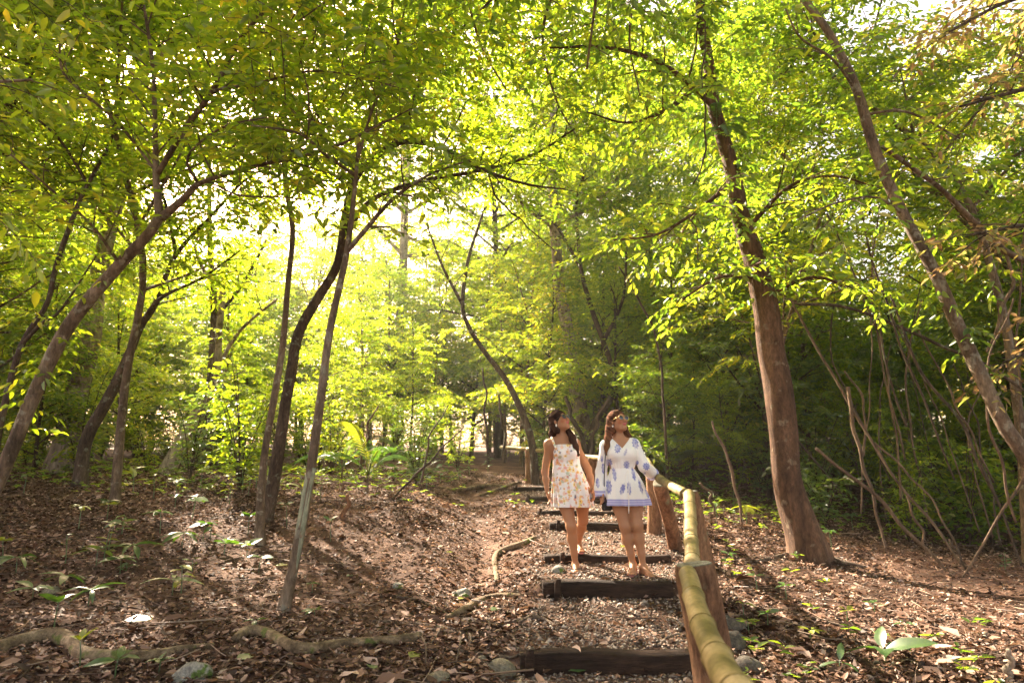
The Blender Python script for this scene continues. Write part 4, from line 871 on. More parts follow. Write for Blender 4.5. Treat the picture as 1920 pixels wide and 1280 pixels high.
for k, (pts, lab) in enumerate([([(735, 1118, 5), (790, 1130, 6), (850, 1160, 6), (880, 1175, 4)], 'thin root sloping down beneath the grey root'),
 ([(700, 1165, 5), (780, 1172, 7), (850, 1182, 7), (905, 1188, 6), (960, 1182, 4)], 'upper strand of the tangled roots left of the lowest step'),
 ([(810, 1182, 5), (860, 1190, 7), (910, 1198, 6), (950, 1192, 4)], 'second strand of the tangled roots, just below the upper one'),
 ([(820, 1216, 5), (870, 1224, 7), (920, 1230, 7), (962, 1232, 5), (985, 1222, 3)], 'long pale thin root ending at the stake of the lowest step'),
 ([(905, 1176, 6), (945, 1172, 8), (975, 1166, 8), (995, 1160, 5)], 'pale curved root right of the tangle, above the lowest step'),
 ([(975, 1170, 8), (1000, 1160, 10), (1025, 1165, 7), (1045, 1178, 4)], 'dark arched root humping out of the gravel above the lowest step'),
 ([(815, 1255, 5), (860, 1257, 6), (905, 1262, 4)], 'thin root along the bottom edge left of the yellowish stone'),
 ([(1540, 1045, 14), (1580, 1058, 10), (1625, 1066, 6)], 'surface root running right from the buttressed tree foot'),
 ([(1480, 1040, 7), (1430, 1052, 6), (1380, 1058, 4)], 'thin root running left from the buttressed tree foot'),
 ([(1330, 1085, 5), (1400, 1130, 7), (1450, 1158, 7), (1520, 1170, 4)], 'straight dead stick lying right of the second railing post'),
 ([(1450, 1140, 5), (1540, 1165, 6), (1620, 1185, 4)], 'long dead stick across the bare soil in the right foreground'),
 ([(900, 930, 4), (940, 918, 7), (975, 905, 5)], 'thin root crossing the head of the path'),
 ([(820, 915, 5), (860, 922, 8), (905, 914, 7), (950, 912, 4)], 'low dark root ridge across the upper path, left of the highest step')]):
    root(pts, lab, 'fine_root' if k < 11 else 'root', .9, seed=20+k, seg=6)
# hanging rootlets of the tangle
def rootlet(px0, py0, px1, py1, w, lab, seed):
    a = hit(px0, py0); b = hit(px1, py1); r = .5*w*a[1]/FPX; mb = MB(); m_ = (a+b)/2+[.02, -.03, .05]; P = np.array([[*(a+[0, 0, .03]), r], [*m_, r*.8], [*(b+[0, 0, .01]), r*.6]]); o3 = a.copy(); P[:, :3] -= o3
    tube(mb, P, 5, 10); o = ob('rootlet', mb.mesh('rootlet', M['fine_root']), None, Vector([float(v) for v in o3])); tag(o, lab, 'root', 'rootlets hanging from the tangle')
for k, (a, b, c, d, lab) in enumerate([(790, 1200, 798, 1250, 'rootlet hanging straight down under the end of the mossy root'), (862, 1192, 852, 1255, 'long rootlet crossing the middle of the root tangle'), (828, 1182, 800, 1222, 'rootlet slanting down left from the tangled strands'),
  (912, 1165, 915, 1200, 'short rootlet dropping below the pale curved root'), (880, 1195, 876, 1225, 'short rootlet between the two long pale strands'), (950, 1195, 968, 1225, 'rootlet reaching the stake of the lowest log step')]):
    rootlet(a, b, c, d, 4, lab, k)
# stump, pale stick
def stick(pts, lab, mat='liana', name='fallen_branch', cat='branch', seed=1, seg=8, n=None, amp=.08, group=None):
    P = px_path(pts, snap=False); b = P[0, :3].copy(); P[:, :3] -= b; mb = MB(); sn = SN(seed, 8, .8, 4, 1); Q = catmull(P, n or 10*len(pts)); s = np.linspace(0, 1, len(Q)); Q[:, 0] += .035*sn(s*8)*np.sin(s*np.pi); Q[:, 3] *= .68 if len(pts) < 4 or 'stump' not in lab else 1; tube(mb, Q, seg, rfun=trunk_rf(seed, amp))
    o = ob(name, mb.mesh(name, M[mat]), None, Vector([float(v) for v in b])); return tag(o, lab, cat, group)
h = hit(646, 972); stick([(644, 985, h[1], 11), (648, 950, h[1], 12), (652, 926, h[1], 9)], 'short orange brown stump standing on the sunlit left bank', 'post', 'stump', 'stump', 3)
h = hit(1880, 1278); stick([(1878, 1290, h[1], 17), (1892, 1262, h[1], 17), (1896, 1238, h[1]-.05, 16), (1890, 1218, h[1]-.1, 12)], 'pale crooked stick poking up at the lower right edge', 'bark_pale', 'broken_stick', 'branch', 4)
LI = [([(1530, 840, 9, 8), (1620, 915, 8.9, 9), (1700, 985, 8.8, 10), (1760, 1055, 8.6, 9), (1792, 1100, 8.5, 7)], 'longest pale stick sloping down right from behind the buttressed tree', 'liana'),
 ([(1590, 725, 9.4, 9), (1600, 800, 9.3, 10), (1628, 900, 9.2, 9), (1650, 980, 9.1, 9), (1662, 1030, 9, 7)], 'pale upright stem with broken top right of the buttressed tree', 'liana'),
 ([(1480, 560, 9.6, 6), (1560, 700, 9.5, 7), (1620, 800, 9.4, 8), (1690, 912, 9.2, 8), (1752, 985, 9, 8), (1805, 1062, 8.8, 7)], 'long thin stem running diagonally down to the crossed sticks', 'liana'),
 ([(1640, 830, 10, 6), (1720, 905, 9.8, 6), (1775, 985, 9.5, 6), (1800, 1040, 9.4, 5)], 'short thin stick parallel to the long diagonal stem', 'liana'),
 ([(1700, 930, 9.3, 6), (1722, 985, 9.2, 8), (1740, 1040, 9.1, 5)], 'sunlit stub of stick between the two long diagonal stems', 'liana'),
 ([(1665, 540, 9, 6), (1720, 680, 9, 8), (1800, 790, 8.9, 8), (1835, 870, 8.8, 8), (1880, 960, 8.7, 7), (1915, 1060, 8.6, 6)], 'dark liana falling steeply toward the lower right edge', 'bark_dark'),
 ([(1925, 880, 8.2, 8), (1855, 1005, 8.2, 7), (1812, 1068, 8.2, 7), (1775, 1120, 8.2, 5)], 'brown stick leaning left, crossing in front of the dark liana', 'liana'),
 ([(1480, 570, 10, 9), (1580, 575, 9.8, 9), (1680, 608, 9.6, 9), (1770, 650, 9.4, 9), (1840, 680, 9.2, 8), (1940, 745, 9, 7)], 'dark bough crossing behind the mottled leaning trunk', 'bark_dark'),
 ([(1600, 320, 9.5, 5), (1640, 500, 9.4, 6), (1685, 640, 9.3, 6), (1735, 760, 9.2, 6), (1790, 900, 9.1, 5)], 'thin dark liana hanging right of the buttressed tree', 'bark_dark'),
 ([(1550, 400, 9.5, 5), (1590, 480, 9.4, 5), (1640, 600, 9.3, 6), (1672, 720, 9.2, 5), (1700, 800, 9.2, 5)], 'thin dark liana just left of its longer neighbour', 'bark_dark'),
 ([(1872, 440, 8.5, 7), (1893, 500, 8.5, 9), (1890, 560, 8.5, 10), (1868, 620, 8.5, 9), (1850, 660, 8.5, 7)], 'pale bow shaped liana near the right edge at mid height', 'liana'),
 ([(1322, 40, 7.9, 4), (1321, 180, 7.9, 5), (1318, 300, 7.9, 5), (1300, 345, 7.9, 4)], 'dark vine dangling beside the top of the reddish tree', 'bark_dark'),
 ([(1392, 985, 9.7, 7), (1385, 940, 9.7, 8), (1372, 880, 9.7, 9), (1350, 830, 9.7, 7), (1335, 790, 9.6, 5)], 'bent pale sapling stem between railing and buttressed tree', 'liana'),
 ([(1340, 960, 9.9, 6), (1330, 925, 9.9, 7), (1312, 905, 9.9, 6)], 'short curved pale stick right of the second railing post top', 'liana'),
 ([(1845, 1110, 8.2, 5), (1812, 1068, 8.25, 6), (1780, 1010, 8.3, 5)], 'small dark fork where the sticks cross above the soil', 'bark_dark'),
 ([(1900, 560, 7.8, 6), (1850, 720, 7.8, 6), (1870, 860, 7.9, 7), (1905, 980, 8.0, 6)], 'thin stem hanging behind the foot of the leaning trunk', 'liana'),
 ([(915, 320, 8.1, 5), (940, 385, 8.1, 5), (985, 420, 8.1, 4), (1040, 470, 8.1, 3)], 'thin bare twig drooping under the arching limb above the path', 'bark_dark'),
 ([(1160, 500, 12, 5), (1210, 580, 12, 6), (1240, 700, 12, 7), (1250, 860, 12, 8)], 'slim stem above the hand of the woman in blue print', 'bark_dark'),
 ([(1060, 742, 15.5, 9), (1068, 770, 15.5, 12), (1088, 810, 15.5, 13), (1100, 860, 15.5, 14)], 'dark stubby limb left of the pale trunk foot', 'bark_dark'),
 ([(1142, 748, 15, 8), (1122, 785, 15, 10), (1110, 830, 15, 12), (1108, 868, 15, 13)], 'dark stubby limb right of the pale trunk foot', 'bark_dark'),
 ([(905, 690, 15, 5), (912, 780, 15, 7), (915, 870, 15, 9)], 'slim straight stem left of the bow shaped one', 'bark_dark'),
 ([(935, 740, 15.6, 5), (943, 800, 15.6, 7), (945, 868, 15.6, 9)], 'short slim stem just left of the bow shaped one', 'bark_dark'),
 ([(710, 760, 11, 4), (690, 800, 11, 6), (675, 880, 11, 7)], 'pale thin stick standing behind the short orange stump', 'liana'),
 ([(870, 800, 10.5, 3), (820, 850, 10.5, 5), (770, 900, 10.5, 7), (735, 935, 10.5, 6)], 'dark wiry twig arching over the gully edge left of path', 'bark_dark'),
 ([(840, 760, 10.4, 3), (800, 840, 10.5, 5), (790, 905, 10.5, 7)], 'dark thin stem rising from the glossy bushes', 'bark_dark')]
r_ = np.random.RandomState(8)
_pl = ['left of the pale broken stem', 'above the flat shaded soil', 'right of the crossed sticks', 'behind the leaning trunk foot', 'beside the buttressed tree', 'over the shaded bank']
for k in range(15):
    x0 = r_.uniform(1400, 1930); y0 = r_.uniform(380, 700); y1 = r_.uniform(850, 1030); Y = r_.uniform(9.2, 12.5); dx = r_.uniform(-60, 190); bow = r_.uniform(-50, 50); w_ = r_.uniform(3, 6.5)
    LI.append(([(x0, y0, Y, w_*.7), (x0+dx*.3+bow, y0*.66+y1*.34, Y, w_), (x0+dx*.65+bow*.6, y0*.33+y1*.67, Y-.1, w_), (x0+dx, y1, Y-.2, w_*1.1)], 'thin %s liana %s' % (['brown', 'pale', 'dark'][k % 3], _pl[min(5, int((x0-1400)/88))]), ['liana', 'liana', 'bark_dark'][k % 3]))
for k, (pts, lab, mt) in enumerate(LI): stick(pts, lab, mt, 'liana' if 'liana' in lab or 'vine' in lab else 'bare_stem', 'liana' if 'liana' in lab or 'vine' in lab else 'stem', seed=60+k)
# rocks
def rock(px, py, wpx, hpx, lab, mat='rock', seed=1):
    p = hit(px, py); d = p[1]; rx = .5*wpx*d/FPX; rz_ = .5*hpx*d/FPX; sn = SN(seed, 14, .8, 5, 3)
    u, v = np.meshgrid(np.linspace(0, 2*np.pi, 25)[:-1], np.linspace(.02, np.pi-.02, 14)); X = np.cos(u)*np.sin(v); Y = np.sin(u)*np.sin(v); Zr = np.cos(v)
    r = 1+.24*sn(X, Y, Zr)+.09*sn(X*3, Y*3, Zr*3); V = np.stack([X*r*rx, Y*r*rx*.8, Zr*r*rz_], -1).reshape(-1, 3); i = (np.arange(13)[:, None]*24+np.arange(24)[None]); j = (np.arange(13)[:, None]*24+(np.arange(24)[None]+1) % 24)
    o = ob('rock', make_mesh('rock', V, [np.stack([i, i+24, j+24, j], -1).reshape(-1, 4)], M[mat]), None, Vector((float(p[0]), float(p[1]), float(p[2]+rz_*.12)))); tag(o, lab, 'rock')
rock(365, 1272, 72, 60, 'white rock with green moss at the bottom left', 'rock_mossy', 1); rock(940, 1262, 46, 36, 'yellowish stone at the left end of the lowest step', 'rock', 2); rock(822, 1276, 44, 28, 'yellowish stone at the bottom edge left of the lowest step', 'rock', 3)
rock(868, 1120, 26, 24, 'bright sunlit white stone in the brightest light patch', 'rock_mossy', 4); rock(852, 1118, 16, 18, 'small bright stone touching the larger sunlit white one', 'rock_mossy', 5); rock(748, 1102, 22, 20, 'pale stone at left in the sun streak on the bank', 'rock_mossy', 6)
rock(1378, 1215, 54, 60, 'large grey rock right of the nearest railing post', 'rock_dark', 7); rock(1368, 1180, 50, 46, 'smaller grey rock behind the large one by the railing', 'rock_dark', 8); rock(1405, 1255, 46, 34, 'low grey rock in front of the large one by the rail', 'rock_dark', 9)
rock(1048, 1072, 22, 18, 'round mossy stone on the landing beside the second step stake', 'rock_mossy', 10); rock(95, 1112, 38, 24, 'flat grey stone among plants at the left edge', 'rock', 11); rock(905, 1240, 20, 20, 'small stone among the rootlets beside the lowest step', 'rock', 12); rock(1785, 1240, 30, 16, 'flat pale stone right of the large leaved seedling', 'rock_mossy', 13)
# a few single bright fallen leaves
def fallen(px, py, L, c, lab, rz):
    p = hit(px, py); o = ob('fallen_leaf', BL['round', c], None, Vector((float(p[0]), float(p[1]), float(p[2]+.03)))); o.rotation_euler = (.2, -.1, rz); o.scale = (L/.13,)*3; tag(o, lab, 'leaf')
for a in [(1070, 1265, .12, 'a', 'green fallen leaf in front of the lowest log step', .3), (1165, 1030, .10, 'c', 'yellow fallen leaf on the gravel behind the third step', .8), (1128, 1052, .07, 'c', 'yellow leaf on the landing between the two women', .2), (1168, 1052, .09, 'c', 'yellow leaf beside the ankle of the woman in blue print', 2.0),
          (518, 1065, .12, 'c', 'yellow leaf just left of the pale lichen bark', .4), (770, 1240, .12, 'c', 'yellow leaf below the end of the mossy root', 1.2), (235, 1170, .18, 'b', 'large light green leaf in the left foreground litter', .2), (855, 1128, .08, 'c', 'yellow leaf at the edge of the brightest light patch', .5), (915, 1149, .1, 'a', 'green leaf lying on the grey root', .1), (838, 1040, .09, 'c', 'yellow leaf in the long sun streak', .9), (650, 1085, .08, 'a', 'green leaf right of the pale footed slim tree', .9), (700, 1262, .1, 'b', 'pale leaf at bottom centre left', 2.0), (445, 1245, .12, 'b', 'pale leaf under the mossy root start', 1.0), (912, 880, .1, 'c', 'yellow leaf at the path head', 1.0)]: fallen(*a)

# leafy boughs reaching into the frame from trees standing just outside it
hero('forest_tree', 'large leaved bough reaching into the top left corner, its trunk outside', [(-560, 1240, 4.8, 60), (-520, 800, 4.8, 50), (-460, 300, 4.8, 40), (-420, -200, 4.8, 30), (-380, -600, 4.8, 20)],
 [[(-455, 250, 4.8, 20), (-250, 190, 4.5, 14), (-80, 160, 4.3, 9), (60, 150, 4.1, 5)], [(-440, 80, 4.8, 18), (-250, 20, 4.5, 12), (-60, -30, 4.3, 8), (120, -10, 4.1, 5)], [(-470, 420, 4.8, 16), (-300, 400, 4.6, 11), (-130, 390, 4.4, 7), (0, 400, 4.3, 4)], [(-480, 520, 4.8, 14), (-330, 560, 4.8, 8), (-150, 600, 4.8, 5)]],
 M['bark_brown'], M['leaf_sun'], 51, sub_gap=.2, sub_len=(.4, .9), leaf=.125, leaf_gap=.06, twig_gap=.14, hang=.4)
hero('forest_tree', 'dark leaved tree whose boughs overhang the right edge of the picture', [(2330, 1180, 6.4, 70), (2300, 700, 6.4, 56), (2260, 200, 6.4, 44), (2200, -300, 6.4, 30)],
 [[(2280, 500, 6.4, 18), (2100, 440, 6.2, 13), (1960, 420, 6.0, 9), (1820, 440, 5.8, 5)], [(2260, 200, 6.4, 20), (2100, 160, 6.1, 14), (1960, 160, 5.9, 9), (1800, 200, 5.7, 5)], [(2290, 640, 6.4, 14), (2120, 620, 6.5, 10), (1980, 640, 6.6, 7), (1880, 680, 6.7, 4)], [(2235, 0, 6.4, 18), (2080, -40, 6.1, 12), (1900, 0, 5.9, 7), (1780, 60, 5.7, 4)]],
 M['bark_dark'], M['leaf_dry'], 52, sub_gap=.17, sub_len=(.5, 1.1), leaf=.10, twig_gap=.12)
hero('forest_tree', 'overhead boughs crossing the top centre, from a tree behind the viewer', [(3500, 1700, 2.2, 90), (3450, 600, 2.2, 80), (3200, -800, 2.4, 60), (2600, -1500, 3.0, 40)],
 [[(1400, -520, 3.6, 14), (1200, -300, 4.2, 10), (1050, -120, 4.8, 7), (900, 20, 5.3, 4)], [(1300, -420, 3.8, 12), (1150, -200, 4.8, 9), (1120, -20, 5.6, 6), (1100, 130, 6.2, 4)], [(1200, -300, 4.2, 8), (900, -200, 4.6, 6), (700, -60, 5.0, 4), (560, 40, 5.2, 3)], [(1150, -420, 4.6, 10), (950, -200, 5.6, 8), (880, -40, 6.4, 6), (900, 80, 7.0, 4), (950, 170, 7.4, 3)], [(1300, -420, 5.0, 10), (1120, -160, 6.4, 8), (1020, 40, 7.6, 6), (1040, 180, 8.2, 4), (1090, 270, 8.6, 3)], [(950, -200, 5.6, 8), (760, -80, 6.4, 6), (740, 60, 7.0, 4), (800, 170, 7.4, 3)], [(1300, -420, 5.0, 8), (1220, -120, 6.0, 6), (1180, 60, 6.8, 4), (1200, 180, 7.2, 3)]],
 M['bark_brown'], M['leaf_mid'], 53, sub_gap=.15, sub_len=(.5, 1.1), leaf=.12, leaf_gap=.055, twig_gap=.12)
for k, (x, y, i, s, lab) in enumerate([(-7.8, 6.0, 0, .9, 'canopy tree just outside the left edge, crown overhead'), (-9.5, 10, 1, .9, 'canopy tree outside the left edge, farther back'), (8.6, 4.5, 1, .9, 'canopy tree just outside the right edge, crown overhead'), (-5.2, 0.0, 1, .85, 'canopy tree to the left of the viewer, crown overhead'), (9.8, 9.6, 3, .95, 'dry brownish canopy tree outside the right edge'), (4.6, -1.5, 0, .85, 'canopy tree to the right of the viewer, crown overhead')]):
    t = thing('canopy_tree', lab, 'tree', (x, y, gz(x, y))); t.scale = (s, s, s); t.rotation_euler = (0, 0, k*1.3)
    for nm, me in zip(('trunk', 'crown'), CT[i][:2]):
        o = ob(nm, me, t)
        if nm == 'crown': o['kind'] = 'stuff'
# thin twigs, saplings close by on the right and centre (midground)
for (px, py, i, sc, lab) in [(1255, 925, 2, .55, 'knee high bushy sapling beside the railing behind the woman in blue print'), (1560, 905, 4, .6, 'dark bushy sapling right behind the buttressed tree'), (1690, 900, 4, .6, 'dark bushy sapling above the shaded bank'), (1850, 930, 3, .6, 'mid green sapling over the shaded bank at right edge'), (1400, 905, 3, .62, 'mid green sapling left of the buttressed tree'), (1320, 900, 1, .55, 'light green sapling behind the second railing post'), (770, 880, 0, .5, 'light sapling above the glossy bushes'), (600, 880, 0, .6, 'yellow green sapling behind the pale footed tree'), (420, 880, 1, .6, 'tall yellow sapling right of the grey leaning stub'), (220, 880, 0, .6, 'yellow green sapling right of the thick pale trunk'), (60, 890, 2, .6, 'mid green sapling behind the slanting tree'), (680, 870, 1, .6, 'light green sapling above the sunlit palm'), (1180, 880, 2, .6, 'green sapling behind the women, right of the pale trunk'), (1230, 870, 0, .7, 'sunlit sapling over the railing corner'), (1300, 905, 0, .38, 'small bright sapling just beyond the second railing post'), (1370, 930, 0, .34, 'low bright sapling between railing and buttressed tree'), (1215, 900, 0, .36, 'small bright sapling by the elbow of the woman in blue print'), (1620, 960, 1, .36, 'low leafy sapling among the leaning sticks'), (1720, 985, 3, .34, 'low green sapling behind the longest pale stick'), (1830, 990, 1, .38, 'low leafy sapling under the leaning mottled trunk'), (1560, 930, 1, .42, 'leafy sapling right beside the buttressed tree foot')]:
    p = hit(px, py); t = thing('sapling', lab, 'tree', p); t.scale = (sc,)*3; t.rotation_euler = (0, 0, px*.7)
    for nm, me in zip(('trunk', 'crown'), UT[i][:2]):
        o = ob(nm, me, t)
        if nm == 'crown': o['kind'] = 'stuff'

# ------------------------------------------------------------------ people (implicit surface -> one continuous mesh)
class Grid:
    def __init__(s, lo, hi, h):
        s.h = h; s.lo = np.array(lo, float); s.n = np.ceil((np.array(hi)-s.lo)/h).astype(int)+1; s.F = np.full(s.n, .1, np.float32)
        s.ax = [s.lo[i]+np.arange(s.n[i])*h for i in range(3)]
    def box(s, lo, hi):
        a = np.clip(np.floor((np.array(lo)-s.lo)/s.h).astype(int), 0, s.n); b = np.clip(np.ceil((np.array(hi)-s.lo)/s.h).astype(int)+1, 0, s.n)
        return tuple(slice(i, j) for i, j in zip(a, b))
    def pts(s, sl): return (s.ax[0][sl[0]][:, None, None], s.ax[1][sl[1]][None, :, None], s.ax[2][sl[2]][None, None, :])
    def put(s, f, lo, hi, k=.02, op='add', pad=.1):
        sl = s.box(np.array(lo)-pad, np.array(hi)+pad)
        if any(q.stop <= q.start for q in sl): return
        X, Y, Z = s.pts(sl); d = f(X, Y, Z); A = s.F[sl]
        if op == 'add':
            h = np.clip(.5+.5*(A-d)/k, 0, 1); s.F[sl] = A*(1-h)+d*h-k*h*(1-h)
        elif op == 'sub': s.F[sl] = np.maximum(A, -d)
        elif op == 'and': s.F[sl] = np.maximum(A, d)
    def cone(s, a, b, ra, rb, k=.02, op='add'):
        a = np.array(a, float); b = np.array(b, float); ab = b-a; L2 = max(ab@ab, 1e-9)
        def f(X, Y, Z):
            x, y, z = X-a[0], Y-a[1], Z-a[2]; t = np.clip((x*ab[0]+y*ab[1]+z*ab[2])/L2, 0, 1)
            return np.sqrt((x-t*ab[0])**2+(y-t*ab[1])**2+(z-t*ab[2])**2)-(ra+t*(rb-ra))
        r = max(ra, rb); s.put(f, np.minimum(a, b)-r, np.maximum(a, b)+r, k, op)
    def ell(s, c, R, r, k=.02, op='add'):
        c = np.array(c, float); R = np.array(R, float); r = np.array(r, float)   # R rows = local axes
        def f(X, Y, Z):
            x, y, z = X-c[0], Y-c[1], Z-c[2]; q = [(x*R[i, 0]+y*R[i, 1]+z*R[i, 2]) for i in range(3)]
            k0 = np.sqrt(sum((q[i]/r[i])**2 for i in range(3))); k1 = np.sqrt(sum((q[i]/r[i]**2)**2 for i in range(3)))
            return k0*(k0-1)/np.maximum(k1, 1e-6)
        m = r.max(); s.put(f, c-m, c+m, k, op)
    def loft(s, tab, k=.02, op='add', ripple=None, grow=0):
        T = np.array(sorted(tab)); z = T[:, 0]
        def f(X, Y, Z):
            g = [np.interp(Z, z, T[:, i]) for i in (1, 2, 3, 4)]; a = g[2]+grow; b = g[3]+grow
            x = (X-g[0]); y = (Y-g[1]); q = np.sqrt((x/a)**2+(y/b)**2)
            if ripple is not None: q = q/(1+ripple(np.arctan2(y/b, x/a), Z))
            return np.maximum((q-1)*np.minimum(a, b)*.92, np.maximum(z[0]-Z, Z-z[-1]))
        m = T[:, 3:5].max()*1.15; s.put(f, [T[:, 1].min()-m, T[:, 2].min()-m, z[0]], [T[:, 1].max()+m, T[:, 2].max()+m, z[-1]], k, op)
    def mesh(s):
        F = s.F; n = s.n; I = F < 0; cs = [n[0]-1, n[1]-1, n[2]-1]; cnt = np.zeros(cs, np.int8)
        for i in (0, 1):
            for j in (0, 1):
                for k in (0, 1): cnt += I[i:i+cs[0], j:j+cs[1], k:k+cs[2]]
        act = (cnt > 0) & (cnt < 8); idx = np.full(cs, -1, np.int32); C3 = np.argwhere(act); idx[act] = np.arange(len(C3))
        P = np.zeros((len(C3), 3)); Wt = np.zeros(len(C3))
        for ax in range(3):
            o = [a for a in range(3) if a != ax]
            for u in (0, 1):
                for v in (0, 1):
                    a = C3.copy(); a[:, o[0]] += u; a[:, o[1]] += v; b = a.copy(); b[:, ax] += 1
                    fa = F[tuple(a.T)]; fb = F[tuple(b.T)]; m = (fa < 0) != (fb < 0); t = np.where(m, fa/np.where(m, fa-fb, 1), 0)
                    q = a.astype(float); q[:, ax] += t; P[m] += q[m]; Wt += m
        P = P/Wt[:, None]*s.h+s.lo; Q = []
        for ax in range(3):
            sl0 = [slice(None)]*3; sl1 = [slice(None)]*3; sl0[ax] = slice(0, -1); sl1[ax] = slice(1, None); d = I[tuple(sl0)] != I[tuple(sl1)]; e = np.argwhere(d); o = [(ax+1) % 3, (ax+2) % 3]
            ok = (e[:, o[0]] > 0) & (e[:, o[1]] > 0) & (e[:, o[0]] < cs[o[0]]) & (e[:, o[1]] < cs[o[1]]); e = e[ok]; ins = I[tuple(e.T)]; r = []
            for (u, v) in ((-1, -1), (0, -1), (0, 0), (-1, 0)):
                c = e.copy(); c[:, o[0]] += u; c[:, o[1]] += v; r.append(idx[tuple(c.T)])
            q = np.stack(r, 1); q[~ins] = q[~ins][:, ::-1]; Q.append(q)
        return P, np.concatenate(Q)
def head_axes(f, roll=0):
    f = nrm(f); r = nrm(np.cross(f, [0, 0, 1.])); u = np.cross(r, f); return np.array([r, f, u])   # rows right, forward, up
def build_hand(g, w, d, n, th, curl=.5, s=1.0, k=.006):
    """w wrist, d finger direction, n palm normal, th thumb side"""
    d = nrm(d); th = nrm(th-d*np.dot(th, d)); n = nrm(np.cross(d, th))*np.sign(np.dot(np.cross(d, th), n) or 1)
    pc = w+d*.045*s; g.ell(pc, [th, d, n], [.037*s, .048*s, .015*s], .012)
    for i, (off, L, sp) in enumerate([(.027, .070, .10), (.009, .078, .02), (-.010, .072, -.05), (-.027, .057, -.13)]):
        p0 = w+d*.080*s+th*off*s; L *= s; dd = nrm(d+th*sp); a1, a2, a3 = curl*.6, curl*1.5, curl*2.1
        p1 = p0+(dd*math.cos(a1)+n*math.sin(a1))*L*.42; p2 = p1+(dd*math.cos(a2)+n*math.sin(a2))*L*.32; p3 = p2+(dd*math.cos(a3)+n*math.sin(a3))*L*.24
        g.cone(w+d*.05*s+th*off*.9*s, p0, .0085*s, .0083*s, k); g.cone(p0, p1, .0083*s, .0076*s, .004); g.cone(p1, p2, .0076*s, .0070*s, .003); g.cone(p2, p3, .0070*s, .006*s, .003)
    t0 = w+d*.02*s+th*.028*s; t1 = t0+(d*.65+th*.65+n*.25)*.038*s; t2 = t1+(d*.9+th*.2+n*.35)*.030*s; g.cone(t0, t1, .012*s, .0098*s, .008); g.cone(t1, t2, .0092*s, .0075*s, .004)
def build_foot(g, ank, toe_dir, s=1.0, heel_drop=.075):
    t = nrm(toe_dir); ank = np.array(ank); side = nrm(np.cross(t, [0, 0, 1.])); heel = ank-t*.035*s+np.array([0, 0, -heel_drop+.022]); ball = ank+t*.125*s+np.array([0, 0, -heel_drop+.018])+t[2]*0
    g.cone(ank, heel, .034*s, .027*s, .02); g.cone(ank+t*.01, ball, .033*s, .022*s, .02); g.ell((heel+ball)/2, [t, side, np.cross(side, t)], [.085*s, .034*s, .02], .02); g.ell(ball, [side, t, [0, 0, 1.]], [.042*s, .03*s, .017], .012)
    for i, o in enumerate([-.030, -.014, 0, .014, .028]):
        L = [.034, .045, .046, .042, .050][i]; L = L if True else 0; a = ball+side*o*s+t*.015*s+np.array([0, 0, -.004]); g.cone(a, a+t*L*.8*s+np.array([0, 0, -.003]), .009, .0085 if i < 4 else .0105, .004)
    return heel, ball, t, side
